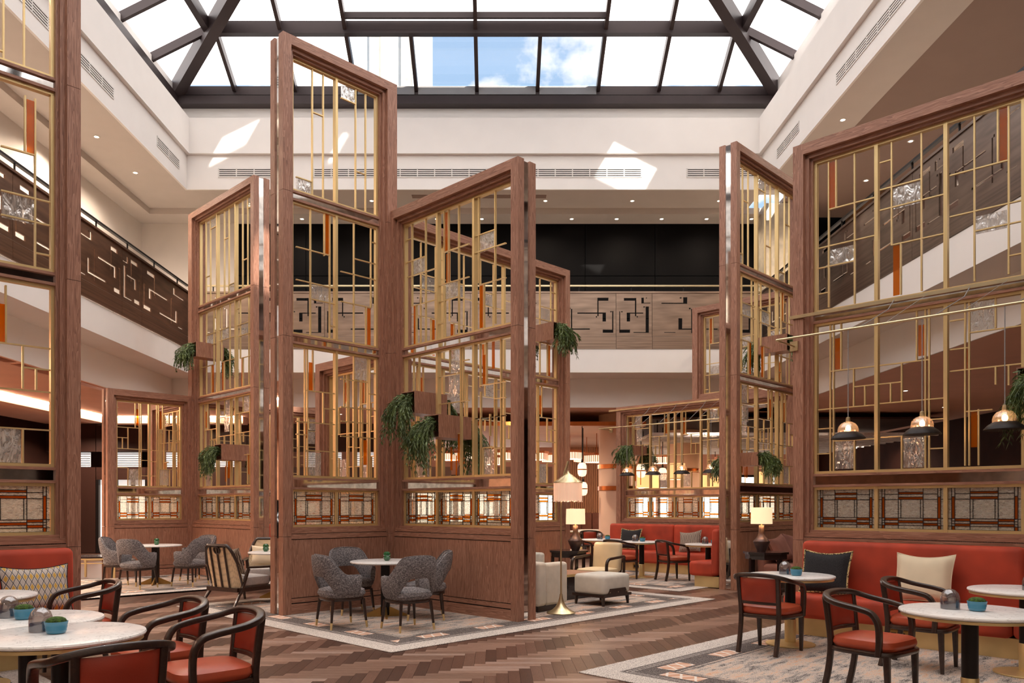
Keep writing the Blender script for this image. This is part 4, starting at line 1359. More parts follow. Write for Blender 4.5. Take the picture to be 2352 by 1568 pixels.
for P_, lab, (x, y), k in tabs:
    P_.place('marble_table', lab, 'table', (x, y, RZ), 0, 'round marble tables')
    TP[k] = (x, y, .752 + RZ)

# ---- moss bowls and glass domes
BOWL = Proto()
BOWL.part('bowl', B().lathe([(.035, 0), (.048, .003), (.056, .02), (.0545, .024), (.059, .04), (.0575, .044), (.062, .062), (.063, .07), (.058, .07), (.055, .05)], 32), 'ceramic_blue', smooth=True)
mb = B()
for rr, zz in ():
    pass
mb.lathe([(.0565, .055), (.056, .072), (.049, .084), (.034, .093), (.015, .097), (.002, .098)], 24)
BOWL.part('moss', mb, 'moss', smooth=True)
DARKBOWL = Proto()
DARKBOWL.part('bowl', B().lathe([(.04, 0), (.055, .01), (.06, .06), (.056, .06), (.053, .045)], 24), 'ceramic_dark', smooth=True)
DARKBOWL.part('moss', B().lathe([(.054, .045), (.05, .075), (.03, .09), (.003, .095)], 20), 'moss', smooth=True)
DOME = Proto()
dm = DOME.part('dome', B().lathe([(.062, 0), (.064, .05), (.062, .085), (.052, .115), (.034, .134), (.014, .142), (.003, .143)], 28, caps=False), 'smoke_glass', smooth=True)
DOME.part('tinted_cup', B().lathe([(.058, .002), (.06, .045), (.057, .05), (.02, .05)], 28), 'blue_glass', smooth=True)
for lab, k, dx, dy in [
    ('moss bowl in blue ceramic on the nearest left marble table', 'l1', -.02, -.02), ('moss bowl in blue ceramic on the second left marble table', 'l2', .0, -.04),
    ('moss bowl in blue ceramic on the table before the dark cushion', 'r1', .02, -.12), ('moss bowl in blue ceramic on the nearest right marble table', 'r2', .02, -.05),
    ('moss bowl in blue ceramic on the far banquette table by the dark cushion', 'm1', .0, -.1), ('moss bowl in blue ceramic on the table by the curved bench end', 'm2', .1, -.05),
    ('moss bowl in blue ceramic on the table beyond the cream chair', 'm0', .12, -.1)]:
    p = TP[k]
    BOWL.place('moss_bowl', lab, 'bowl', (p[0] + dx, p[1] + dy, p[2] + .0005), random.random(), 'moss bowls on the marble tables')
for lab, k, dx, dy in [
    ('smoked glass dome on the nearest left marble table', 'l1', -.15, .05), ('smoked glass dome on the second left marble table', 'l2', -.15, .04),
    ('smoked glass dome on the table before the dark cushion', 'r1', -.04, .04), ('smoked glass dome on the nearest right marble table', 'r2', -.1, .07),
    ('smoked glass dome cut by the right edge', 'r3', -.03, -.1),
    ('smoked glass dome on the far banquette table by the dark cushion', 'm1', -.14, -.03), ('smoked glass dome on the table by the curved bench end', 'm2', -.06, .0),
    ('smoked glass dome on the table beyond the cream chair', 'm0', -.04, -.02)]:
    p = TP[k]
    DOME.place('glass_dome', lab, 'dome', (p[0] + dx, p[1] + dy, p[2] + .0005), 0, 'glass domes on the marble tables')
VOT = Proto()
VOT.part('cup', B().lathe([(.03, 0), (.045, .02), (.05, .05), (.042, .066), (.05, .08), (.047, .105), (.03, .122), (.02, .12)], 8), 'green_glass')
for lab, k, dx in [('green faceted glass votive on the central table', 'c', .02), ('dark glass votive on the far left table', 'lc', .02), ('dark glass votive on the table between the cane chairs', 'cane', -.2)]:
    p = TP[k]
    VOT.place('glass_votive', lab, 'candle holder', (p[0] + dx, p[1], p[2] + .0005), 0, 'glass votives')

# ---- upholstered benches
def bench(label, A, d, length, nrm, depth=.66, backs=2, mat='velvet', hb=1.07, plinth='brass', name='banquette_bench', end_round=True):
    """A = rear corner on the floor, d along the bench, nrm = towards the sitter"""
    ang = math.atan2(d[1], d[0])
    s = 1 if (-d[1] * nrm[0] + d[0] * nrm[1]) > 0 else -1
    root = empty(name, (A[0], A[1], RZ), ang)
    tag(root, label, 'bench')
    def bx(x0, x1, a, b_, z0, z1, r, nm, m):
        y0, y1 = sorted((s * a, s * b_))
        B().rbox(x0, x1, y0, y1, z0, z1, r, 4).obj(nm, m, root, smooth=True)
    B().box(.06, length - .06, *sorted((s * .02, s * (depth - .1))), 0, .2).obj('plinth', plinth, root)
    k = backs
    for i in range(k):
        x0, x1 = length * i / k, length * (i + 1) / k
        bx(x0 + .004, x1 - .004, .1, depth, .2, .47, .06, 'seat', mat)
        y0, y1 = sorted((s * .01, s * .17))
        b = B().rbox(x0 + .003, x1 - .003, y0, y1, .22, hb, .06, 4)
        b.v = [(x, y - s * .0 if z < .5 else y - s * .02, z) for x, y, z in b.v]
        b.obj('backrest', mat, root, smooth=True)
    return root
# right foreground bench, along the large right screen
bench('red velvet bench with brass plinth in the right foreground', (3.82, 9.66), FR, 4.6, FL, .68, 2)
bench('red velvet bench with brass plinth at the left edge', (-4.34, 7.98), FL, 3.6, FR, .66, 2)
bench('long red velvet banquette with brass plinth under the far right stained panels', (2.85, 19.2), FR, 3.6, FL, .66, 2)
bench('red velvet bench end in profile behind the tall right post', (4.02, 14.2), BR, 1.7, BL, .62, 1)
bench('red velvet bench glimpsed behind the far left post', (-4.5, 19.3), FL, 2.4, FR, .62, 1)
bench('brown fabric sofa beside the right table lamp', (4.62, 13.93), BR, 1.9, FR, .72, 2, 'velvet_brown', .86, 'dark_wood', 'sofa')

# ---- cushions
def pillow(label, pos, nrm, w, h, mat, tilt=.3, th=.16, trim=None, roll=0.0, group='scatter cushions'):
    n = 14
    vs, fs_ = [], []
    for k in (1, -1):
        for j in range(n + 1):
            for i in range(n + 1):
                u, v = i / n * 2 - 1, j / n * 2 - 1
                pinch = 1 - .07 * (1 - v * v) if True else 1
                x = u * w / 2 * (1 - .08 * (1 - v * v))
                z = v * h / 2 * (1 - .08 * (1 - u * u)) - (.05 * h * (1 - u * u) * max(0, v) ** 2)
                t = th / 2 * (max(0, (1 - u ** 4)) * max(0, (1 - v ** 4))) ** .6
                vs.append((x, k * t, z))
    m = (n + 1) ** 2
    for k in range(2):
        for j in range(n):
            for i in range(n):
                a = k * m + j * (n + 1) + i
                q = (a, a + 1, a + n + 2, a + n + 1)
                fs_.append(q if k else q[::-1])
    root = empty('cushion', pos, facing(*nrm))
    root.rotation_euler = (tilt, roll, facing(*nrm))
    tag(root, label, 'cushion', group)
    B().add(vs, fs_).obj('cover', mat, root, smooth=True)
    if trim:
        path = []
        for i in range(n): path.append(vs[i])
        for j in range(n): path.append(vs[j * (n + 1) + n])
        for i in range(n): path.append(vs[n * (n + 1) + n - i])
        for j in range(n + 1): path.append(vs[(n - j) * (n + 1)])
        B().tube(path, .012 if trim == 'braid' else .006, 6).obj('piping', trim, root, smooth=True)
    return root
def on_bench(A, d, nrm, along, out, z): return (A[0] + d[0] * along + nrm[0] * out, A[1] + d[1] * along + nrm[1] * out, z)
pillow('dark boucle cushion with braided edge on the right foreground bench', on_bench((3.82, 9.66), FR, FL, .37, .33, .73), FL, .56, .52, 'black_boucle', .32, .17, 'braid')
pillow('plain cream cushion on the right foreground bench', on_bench((3.82, 9.66), FR, FL, 1.42, .33, .73), FL, .58, .54, 'cream_cloth', .32, .18, 'cream_cloth')
pillow('lozenge patterned cushion in grey and ochre on the left bench', on_bench((-4.34, 7.98), FL, FR, .40, .34, .71), FR, .6, .48, 'lozenge_cloth', .34, .18, 'black_boucle')
pillow('dark cushion with braided edge on the far red banquette', on_bench((2.85, 19.2), FR, FL, .75, .33, .73), FL, .58, .5, 'black_boucle', .3, .16, 'braid')
pillow('chevron patterned grey cushion on the far red banquette', on_bench((2.85, 19.2), FR, FL, 2.35, .33, .72), FL, .56, .5, 'chevron_cloth', .32, .16, roll=.12)
pillow('brown back cushion nearest the table lamp on the sofa', on_bench((4.62, 13.93), BR, FR, .3, .3, .74), FR, .55, .5, 'velvet_brown', .4, .2, roll=.15)
pillow('brown back cushion further along on the sofa', on_bench((4.62, 13.93), BR, FR, .85, .3, .75), FR, .55, .52, 'velvet_brown', .4, .2, roll=-.1)
pillow('dark speckled cushion on the brown sofa', on_bench((4.62, 13.93), BR, FR, 1.05, .45, .66), FR, .4, .36, 'black_boucle', .4, .14, roll=.5)
pillow('grey cushion on the red bench behind the far left post', on_bench((-4.5, 19.3), FL, FR, .5, .33, .72), FR, .5, .45, 'grey_cushion', .3, .16)

# ---- cane lounge chairs
def cane_chair():
    P = Proto()
    P.part('seat_cushion', cushion_solid(superellipse(.31, .32, 5.5, 44, .03), .27, .42, .05, .02), 'seat_grey', smooth=True)
    fr = B()
    for sx in (-1, 1):
        fr.bar((sx * .33, -.36, .24), (sx * .33, .36, .24), .05, .06)
    fr.bar((-.33, .36, .24), (.33, .36, .24), .05, .06)
    fr.bar((-.33, -.36, .24), (.33, -.36, .24), .06, .06)
    P.part('seat_frame', fr, 'dark_wood')
    for sx in (-1, 1):
        P.part('leg', B().sweep([(sx * .36, -.47, 0), (sx * .33, -.3, .24), (sx * .345, -.18, .55)], sq(.06, .04), [.7, 1, .9], up=(0, 1, 0)), 'dark_wood', smooth=True)
        P.part('leg', B().sweep([(sx * .35, .38, 0), (sx * .34, .33, .25), (sx * .345, .27, .55)], sq(.055, .04), [.7, 1, .9], up=(0, 1, 0)), 'dark_wood', smooth=True)
        P.part('armrest', B().sweep([(sx * .345, .34, .555), (sx * .35, .1, .56), (sx * .345, -.2, .57)], sq(.06, .035), None), 'dark_wood', smooth=True)
    nx, nz = 14, 6
    def pt(u, w):
        x = u * .335
        y = -.33 - .12 * w - .03 * (1 - u * u) + (.28 * max(0, abs(u) - .72) ** 1 * 1.0 if True else 0)
        ztop = .90 - .28 * max(0, (abs(u) - .62) / .38) ** 1.6
        return Vector((x, y, .26 + (ztop - .26) * w))
    vs, fs_ = [], []
    for k in (0, 1):
        for j in range(nz + 1):
            for i in range(nx + 1):
                p = pt(i / nx * 2 - 1, j / nz)
                vs.append((p.x, p.y + k * .012, p.z))
    m = (nx + 1) * (nz + 1)
    for k in range(2):
        for j in range(nz):
            for i in range(nx):
                a = k * m + j * (nx + 1) + i
                q = (a, a + 1, a + nx + 2, a + nx + 1)
                fs_.append(q if k == 0 else q[::-1])
    P.part('cane_back', B().add(vs, fs_), 'cane', smooth=True)
    P.part('top_rail', B().sweep([pt(i / 20 * 2 - 1, 1.0) for i in range(21)], sq(.05, .045), None), 'dark_wood', smooth=True)
    for u in (-.98, -.45, 0.0, .45, .98):
        path = [pt(u, w / 4) + Vector((0, -.012, 0)) for w in range(5)]
        P.part('back_slat', B().sweep(path, sq(.034, .02), None, up=(0, 1, 0)), 'dark_wood', smooth=True)
    P.part('handle_ring', B().lathe([(.05, -.006), (.066, -.006), (.066, .018), (.05, .018), (.05, -.006)], 24, caps=False), 'dark_wood', loc=(0, -.475, .835), rot=(PI / 2 + .3, 0, 0), smooth=True)
    return P
CANE = cane_chair()
CANE.place('cane_lounge_chair', 'dark framed cane lounge chair seen from behind, left of the tallest screen', 'lounge chair', (-3.93, 12.1, RZ), facing(.5, .87), 'cane lounge chairs')
CANE.place('cane_lounge_chair', 'cane lounge chair facing forward with a pale ribbed cushion', 'lounge chair', (-4.05, 13.75, RZ), facing(.15, -1), 'cane lounge chairs')
pillow('pale ribbed cushion on the forward facing cane chair', (-4.08, 13.97, .63 + RZ), (.15, -1), .56, .34, 'cream_cloth', .3, .14)
pillow('striped cushion showing above the cane chair seen from behind', (-4.03, 11.9, .66 + RZ), (.5, .87), .5, .44, 'chevron_cloth', .32, .13)

# ---- white lounge furniture right of centre
def boxy(label, pos, nrm, w=.8, d=.78, h=.66):
    root = empty('club_chair', (pos[0], pos[1], RZ), facing(*nrm)); tag(root, label, 'armchair', 'white linen club chairs')
    B().rbox(-w / 2, w / 2, -d / 2, -d / 2 + .2, .08, h, .05, 4).obj('backrest', 'linen', root, smooth=True)
    for sx in (-1, 1):
        x0, x1 = sorted((sx * w / 2, sx * (w / 2 - .16)))
        B().rbox(x0, x1, -d / 2 + .19, d / 2, .08, h - .02, .05, 4).obj('armrest', 'linen', root, smooth=True)
    B().rbox(-w / 2 + .16, w / 2 - .16, -d / 2 + .19, d / 2 + .02, .1, .42, .05, 4).obj('seat', 'linen', root, smooth=True)
    B().box(-w / 2 + .05, w / 2 - .05, -d / 2 + .05, d / 2 - .05, 0, .09).obj('plinth', 'dark_wood', root)
boxy('white linen club chair beside the floor lamp, nearer one', (.52, 11.45), (.66, .75), .8, .7, .7)
boxy('white linen club chair behind the nearer one', (.3, 13.3), (.75, -.66), .8, .74, .72)
def ottoman():
    root = empty('ottoman', (1.62, 12.02, RZ), PI / 4); tag(root, 'cream upholstered ottoman on a dark wooden base', 'ottoman')
    b = B().rbox(-.34, .34, -.29, .29, .16, .46, .055, 4)
    b.v = [(x, y, z + (.03 * (1 - (x / .34) ** 2) * (1 - (y / .29) ** 2) if z > .4 else 0)) for x, y, z in b.v]
    b.obj('cushion', 'linen', root, smooth=True)
    B().box(-.35, .35, -.3, .3, .13, .17).obj('frame', 'dark_wood', root)
    pr = [(-.24, .17), (.24, .17), (.19, .255), (-.19, .255)]
    for sy in (-1, 1):
        y0, y1 = sorted((sy * .29, sy * .305))
        vs = [(x, y, z) for y in (y0, y1) for x, z in pr]
        B().add(vs, [(0, 1, 2, 3), (7, 6, 5, 4)] + [(i, 4 + i, 4 + (i + 1) % 4, (i + 1) % 4) for i in range(4)]).obj('side_bracket', 'dark_wood', root)
        for x in (-.2, 0, .2):
            B().lathe([(.007, -.003), (.007, .003)], 8).obj('stud', 'champagne', root, (x, sy * .307, .2)).rotation_euler = (PI / 2, 0, 0)
    for sx in (-1, 1):
        for sy in (-1, 1):
            B().tube([(sx * .31, sy * .26, 0), (sx * .3, sy * .25, .14)], .032, 8, [.6, 1]).obj('leg', 'dark_wood', root, smooth=True)
ottoman()
def coffee_table():
    root = empty('coffee_table', (1.12, 12.75, RZ), PI / 4); tag(root, 'low dark coffee table with brass edged wooden top', 'table')
    B().box(-.5, .5, -.3, .3, .375, .41).obj('table_top', 'wood_h', root)
    e = B(); ring(e, -.5, .5, -.3, .3, .008, .37, .412); e.obj('edge_band', 'brass', root)
    B().box(-.42, .42, -.24, .24, 0, .375).obj('body', 'table_dark', root)
coffee_table()
DARKBOWL.place('moss_bowl', 'dark bowl of moss on the low coffee table', 'bowl', (1.02, 12.45, RZ + .413), 0, 'dark moss bowls')
def cream_chair(label, pos, f):
    root = empty('open_arm_chair', (pos[0], pos[1], RZ), facing(*f)); tag(root, label, 'armchair', 'cream leather open armchairs')
    b = B().rbox(-.27, .27, -.36, -.24, .36, .86, .05, 4)
    b.v = [(x, y - .14 * (z - .36), z) for x, y, z in b.v]
    b.obj('backrest', 'cream_leather', root, smooth=True)
    cushion_solid(superellipse(.29, .3, 5, 40, .0), .33, .43, .05, .02).obj('seat', 'cream_leather', root, smooth=True)
    for sx in (-1, 1):
        p = smooth_path([(sx * .34, .27, 0), (sx * .34, .27, .3), (sx * .34, .265, .52), (sx * .34, .2, .6), (sx * .34, .05, .615), (sx * .34, -.3, .63)], 4)
        B().sweep(p, sq(.045, .045), None, up=(1, 0, 0)).obj('arm_frame', 'dark_wood', root, smooth=True)
        B().sweep([(sx * .33, -.42, 0), (sx * .33, -.32, .35), (sx * .33, -.34, .63)], sq(.045, .04), [.7, 1, .9], up=(0, 1, 0)).obj('leg', 'dark_wood', root, smooth=True)
    B().bar((-.34, .2, .31), (.34, .2, .31), .04, .05).obj('seat_rail', 'dark_wood', root)
    B().bar((-.33, -.3, .31), (.33, -.3, .31), .04, .05).obj('seat_rail', 'dark_wood', root)
cream_chair('cream leather lounge chair with dark open arms behind the ottoman', (1.72, 13.35), (-.62, -.78))

# ---- octagonal lamp tables with lamps
def octo(label, pos, h=.72, r=.36):
    root = empty('octagonal_table', (pos[0], pos[1], RZ), PI / 8); tag(root, label, 'table', 'octagonal lamp tables')
    oc = [(r * math.cos(2 * PI * i / 8), r * math.sin(2 * PI * i / 8)) for i in range(8)]
    B().prism(oc, h - .035, h).obj('table_top', 'table_dark', root)
    B().prism([(x * .92, y * .92) for x, y in oc], h - .12, h - .035).obj('apron', 'table_dark', root)
    for i in range(8):
        x, y = oc[i]
        if i % 2 == 0:
            B().bar((x * .86, y * .86, 0), (x * .86, y * .86, h - .1), .045, .045).obj('leg', 'table_dark', root)
    B().prism([(x * .8, y * .8) for x, y in oc], .12, .15).obj('lower_shelf', 'table_dark', root)
    return (pos[0], pos[1], RZ + h)
def table_lamp(label, p):
    root = empty('table_lamp', (p[0], p[1], p[2] + .001), 0); tag(root, label, 'lamp', 'table lamps with dark vase bases')
    B().lathe([(.065, 0), (.07, .012), (.11, .1), (.133, .16), (.13, .175), (.09, .22), (.058, .27), (.047, .32), (.044, .43), (.04, .435)], 36).obj('vase', 'vase', root, smooth=True)
    B().lathe([(.012, .43), (.012, .5)], 12).obj('stem', 'brass', root, smooth=True)
    sh = B().lathe([(.172, .46), (.165, .73)], 40, caps=False)
    sh.lathe([(.169, .46), (.162, .73)], 40, caps=False)
    sh.obj('lamp_shade', 'shade_glow', root, smooth=True)
    B().lathe([(.02, .5), (.03, .53), (.03, .57), (.01, .6)], 12).obj('bulb', 'bulb_glow', root, smooth=True)
    light('table_lamp_light', 'POINT', (0, 0, .62), 14, (1, .78, .55), root, shadow_soft_size=.05)
p = octo('dark octagonal table behind the cream lounge chair', (1.28, 13.95), .71)
table_lamp('table lamp with cream drum shade behind the cream lounge chair', (1.4, 13.3 + .55, p[2]))
p = octo('dark octagonal table beside the brown sofa', (4.47, 13.0), .735)
table_lamp('table lamp with cream drum shade beside the tall right screen', (4.4, 13.0, p[2]))

# ---- floor lamp with fringed shade
def floor_lamp():
    x, y = .9, 10.9
    root = empty('floor_lamp', (x, y, RZ), 0); tag(root, 'brass floor lamp with fringed conical shade beside the white club chair', 'lamp')
    B().lathe([(.195, 0), (.2, .012), (.19, .022), (.13, .045), (.08, .09), (.045, .15), (.026, .22), (.018, .27)], 40).obj('base', 'champagne', root, smooth=True)
    B().lathe([(.0115, .2), (.0115, 1.78)], 12).obj('pole', 'champagne', root, smooth=True)
    B().tube([(-.075, -.02, 1.545), (.1, .03, 2.115)], .017, 10).obj('tilting_arm', 'champagne', root, smooth=True)
    B().tube([(.1, .03, 2.1), (.1, .03, 1.98)], .004, 6).obj('cord', 'champagne', root)
    s = .1
    B().lathe([(.012, 1.985), (.02, 1.955), (.03, 1.945), (.2, 1.825), (.205, 1.81), (.2, 1.815), (.03, 1.935)], 36, (s, .03, 0)).obj('shade_cap', 'champagne', root, smooth=True)
    fr = B()
    n = 90
    for i in range(n):
        a0, a1 = 2 * PI * (i + .06) / n, 2 * PI * (i + .94) / n
        zl = 1.545 + random.random() * .022
        rr = .198 + (.003 if i % 2 else 0)
        q = [(s + rr * math.cos(a), .03 + rr * math.sin(a), z) for z in (zl, 1.815) for a in (a0, a1)]
        fr.add(q, [(0, 1, 3, 2)])
    fr.lathe([(.19, 1.57), (.19, 1.81)], 36, (s, .03, 0), caps=False)
    fr.obj('fringe', 'fringe', root)
    B().lathe([(.01, 1.7), (.035, 1.73), (.035, 1.77), (.015, 1.8)], 12, (s, .03, 0)).obj('bulb', 'bulb_glow', root, smooth=True)
    light('floor_lamp_light', 'POINT', (s, .03, 1.72), 10, (1, .8, .6), root, shadow_soft_size=.04)
floor_lamp()

# ---- brass side table far left, with bowl
def side_table():
    root = empty('side_table', (-8.25, 16.3, 0), .2); tag(root, 'low brass framed side table with dark top at the far left', 'table')
    B().box(-.42, .42, -.42, .42, .44, .47).obj('table_top', 'table_dark', root)
    for sx in (-1, 1):
        for sy in (-1, 1):
            piece('leg', 'brass', root, sx * .38 - .02, sx * .38 + .02, sy * .38 - .02, sy * .38 + .02, 0, .44)
    for sy in (-1, 1):
        piece('rail', 'brass', root, -.42, .42, sy * .4 - .015, sy * .4 + .015, .41, .44)
        piece('rail', 'brass', root, -.42, .42, sy * .4 - .012, sy * .4 + .012, .33, .35)
        piece('rail', 'brass', root, sy * .4 - .015, sy * .4 + .015, -.42, .42, .41, .44)
side_table()
BOWL.place('moss_bowl', 'moss bowl in blue ceramic on the brass side table at the far left', 'bowl', (-8.05, 16.1, .471), 0, 'moss bowls on the marble tables')
# ================================================================== PLANTERS, PENDANTS, LIGHTS, FAR ROOMS
def frond_mesh(rng, spread, drop, n, lean):
    """a bundle of drooping feathery fronds spilling out along +Y from the origin"""
    b = B()
    for k in range(n):
        a = rng.uniform(-1, 1)
        out = rng.uniform(.10, .26) * spread
        dz = rng.uniform(.35, 1.0) * drop
        rise = rng.uniform(.02, .12)
        x0, z0 = rng.uniform(-.1, .1), rng.uniform(-.06, .06)
        pts = []
        m = 12
        for i in range(m + 1):
            t = i / m
            y = out * (1 - (1 - t) ** 2.2)
            z = z0 + rise * math.sin(min(1, t * 2.2) * PI / 1.3) - dz * max(0, t - .12) ** 1.5
            x = x0 + a * .16 * spread * t + lean * t
            pts.append(Vector((x, y, z)))
        for i in range(1, m + 1):
            p, q = pts[i - 1], pts[i]
            d = (q - p).normalized()
            for sgn in (-1, 1):
                for rep in range(2):
                    side = Vector((sgn * rng.uniform(.4, 1), rng.uniform(-.6, .6), rng.uniform(-.9, .1))).normalized()
                    l, w = rng.uniform(.045, .085), .005 + .005 * rng.random()
                    tip = q + side * l * .6 + d * l * .7
                    wv = d.cross(side).normalized() * w + d * w * .4
                    mid = q + side * l * .28 + d * l * .25
                    b.add([q, mid + wv, tip, mid - wv], [(0, 1, 2, 3)], 0 if rng.random() < .86 else 1)
        b.sweep(pts, [(-.0025, 0), (.0015, .002), (.0015, -.002)], None, caps=False)
    return b
def planter(label, hubp, d, s, z, front=1, back=True, size=.32, drop=.55):
    """open wooden box pushed through a screen leaf, ferns hanging from both mouths"""
    n = Vector((-d[1], d[0], 0)) * 1.0
    if n.dot(Vector((0, -1, 0))) < 0: n = -n
    pos = Vector((hubp[0] + d[0] * s, hubp[1] + d[1] * s, z))
    root = empty('fern_planter', pos, math.atan2(n.y, n.x) - PI / 2)
    tag(root, label, 'planter', 'hanging fern planters on the screens')
    h, w, t = size / 2, size / 2, .012
    y0, y1 = -.26, .36
    b = B()
    b.box(-w, w, y0, y1, -h, -h + t); b.box(-w, w, y0, y1, h - t, h)
    b.box(-w, -w + t, y0, y1, -h + t, h - t); b.box(w - t, w, y0, y1, -h + t, h - t)
    b.box(-w + t, w - t, -.01, .01, -h + t, h - t)
    b.obj('box', 'wood_v', root)
    rng = random.Random(label)
    frond_mesh(rng, 1.5, drop, 70, 0).obj('fern', ['leaf', 'leaf_light'], root, (0, y1 - .06, -.02))
    if back:
        o = frond_mesh(rng, 1.4, drop * 1.1, 60, 0).obj('fern', ['leaf', 'leaf_light'], root, (0, y0 + .06, -.02))
        o.rotation_euler = (0, 0, PI)
    return root
planter('fern planter on the central leaf, upper of the two', C0, FR, .82, 3.0, drop=.75)
planter('fern planter on the central leaf, lower one behind the bars', C0, FR, 1.35, 2.62, drop=.75)
planter('fern planter on the leaf receding behind the centre', C0, BR, 3.55, 4.72, drop=.55)
planter('fern planter high on the tall left leaf', C1, FR, .72, 4.85, drop=.5)
planter('fern planter low on the tall left leaf', C1, FR, 1.9, 2.6, drop=.6)
planter('fern planter high on the tall narrow right leaf', C2, FL, 1.35, 4.62, drop=.55)
planter('fern planter low on the tall narrow right leaf', C2, FL, 2.55, 2.35, drop=.42, size=.24)
planter('fern planter on the large right foreground screen', (6.81, 6.98), BL, 1.62, 2.75, drop=.8)
planter('fern planter on the low screen above the far banquette', C2, BL, 4.1, 2.85, drop=.5, size=.22)

# ---- pendants on brass outrigger rails
PEND = Proto()
PEND.part('shade', B().lathe([(.185, 0), (.183, .008), (.15, .045), (.105, .075), (.1, .078), (.145, .04), (.178, .0)], 40), 'black_metal', smooth=True)
PEND.part('glass_dome', B().lathe([(.105, .07), (.108, .1), (.098, .14), (.07, .175), (.035, .192), (.02, .195)], 48, caps=False, ribs=16, rib=.025), 'pendant_glass', smooth=True)
PEND.part('bulb', B().lathe([(.008, .155), (.022, .14), (.028, .115), (.022, .092), (.005, .085)], 14), 'bulb_glow', smooth=True)
PEND.part('cap', B().lathe([(.024, .185), (.026, .2), (.022, .24), (.008, .25)], 16), 'champagne', smooth=True)
def pendant_rail(label, hubp, d, s0, s1, z, drops, zp, off=.67, lab='pendant', zrail=3.86):
    n = Vector((-d[1], d[0], 0))
    if n.dot(Vector((0, -1, 0))) < 0: n = -n
    root = empty('pendant_rail', (hubp[0], hubp[1], 0), math.atan2(d[1], d[0]))
    tag(root, label, 'rail', 'brass pendant rails')
    sg_ = 1 if Vector((-d[1], d[0], 0)).dot(n) > 0 else -1
    B().tube([(s0, sg_ * off, z), (s1, sg_ * off, z)], .014, 10).obj('rod', 'champagne', root, smooth=True)
    B().tube([(s1, sg_ * off, z), (s1, sg_ * .17, z)], .012, 10).obj('bracket', 'champagne', root, smooth=True)
    piece('bracket_plate', 'champagne', root, s1 - .05, s1 + .05, *sorted((sg_ * .168, sg_ * .19)), z - .06, z + .06)
    piece('wiring_channel', 'champagne', root, s0, s1 + .06, *sorted((sg_ * .165, sg_ * .195)), zrail - .02, zrail + .02)
    for i, (s, lb) in enumerate(drops):
        pw = Vector((hubp[0] + d[0] * s + n.x * off, hubp[1] + d[1] * s + n.y * off, zp))
        pr = PEND.place('pendant_lamp', lb, 'lamp', pw, 0, 'glass domed pendant lamps')
        c = B().tube([(0, 0, .245), (0, 0, z - zp - .01)], .005, 6)
        e = n * -(off - .19)
        dd = Vector((d[0], d[1], 0))
        c.tube([(0, 0, z - zp - .01), (e.x * .25 + dd.x * -.1, e.y * .25 + dd.y * -.1, z - zp + .04), (e.x * .8 - dd.x * .3, e.y * .8 - dd.y * .3, zrail - zp - .12), (e.x - dd.x * .33, e.y - dd.y * .33, zrail - zp)], .005, 6)
        c.obj('cord', 'cable_grey', pr, smooth=True)
        light('pendant_light', 'POINT', (0, 0, .115), 5.0, (1, .72, .48), pr, shadow_soft_size=.03)
        if i < len(drops) - 1:
            sm = s + (drops[i + 1][0] - s) * .5
            B().tube([(sm, sg_ * off, z), (sm - .3, sg_ * .19, zrail)], .0025, 5).obj('stay_wire', 'cord_silver', root)
def s_of(hubp, d, u, off):
    """distance along a leaf at which a rail point shows in column u of the photograph"""
    n = Vector((-d[1], d[0], 0))
    if n.dot(Vector((0, -1, 0))) < 0: n = -n
    px, py = hubp[0] + n.x * off, hubp[1] + n.y * off
    a = (u - 1140) / 1800
    return (a * py - px) / (d[0] - a * d[1])
NRH = (6.81, 6.98)
pendant_rail('brass rail carrying three pendants before the large right screen', NRH, BL, .9, 4.18, 3.5,
             [(s_of(NRH, BL, 1948, .67), 'glass domed pendant lamp, leftmost of the three on the right'), (s_of(NRH, BL, 2118, .67), 'glass domed pendant lamp, middle of the three on the right'), (s_of(NRH, BL, 2308, .67), 'glass domed pendant lamp, cut by the right edge')], 2.26)
pendant_rail('brass rail carrying four pendants before the far banquette screen', C2, BL, 1.3, 4.75, 3.38,
             [(s_of(C2, BL, 1440, .67), 'small far pendant lamp, leftmost of the four above the banquette'), (s_of(C2, BL, 1500, .67), 'small far pendant lamp, second of the four above the banquette'), (s_of(C2, BL, 1566, .67), 'small far pendant lamp, third of the four above the banquette'), (s_of(C2, BL, 1633, .67), 'small far pendant lamp, rightmost of the four above the banquette')], 2.22, zrail=3.86)

# ---- downlights
DL = Proto()
DL.part('trim', B().lathe([(.045, -.004), (.07, -.006), (.072, 0), (.045, 0), (.045, -.004)], 20, caps=False), 'vent_white', smooth=True)
DL.part('lens', B().lathe([(.001, -.003), (.046, -.003), (.046, .0), (.001, .0)], 20), 'lamp_glow')
def downlight(label, x, y, z, energy, grp, spot=2.2, col=(1, .84, .68)):
    r = DL.place('downlight', label, 'downlight', (x, y, z), 0, grp)
    if energy:
        l = light('downlight_beam', 'SPOT', (0, 0, -.03), energy * DOWN_W, col, r, spot_size=spot, spot_blend=.6, shadow_soft_size=.05)
    return r
ORD = ['first', 'second', 'third', 'fourth', 'fifth', 'sixth', 'seventh', 'eighth', 'ninth', 'tenth', 'eleventh', 'twelfth', 'thirteenth', 'fourteenth']
for i in range(12):
    downlight('small downlight washing the black gallery wall, %s from the left' % ORD[i], -6.6 + i * 1.24, 21.62, Z_C - .161, 22, 'downlights over the black gallery wall', 1.05)
for i in range(6):
    downlight('small downlight at the edge of the back gallery ceiling, %s from the left' % ORD[i], -5.6 + i * 2.3, 20.75, Z_C - .001, 90, 'downlights along the back gallery edge', 2.6)
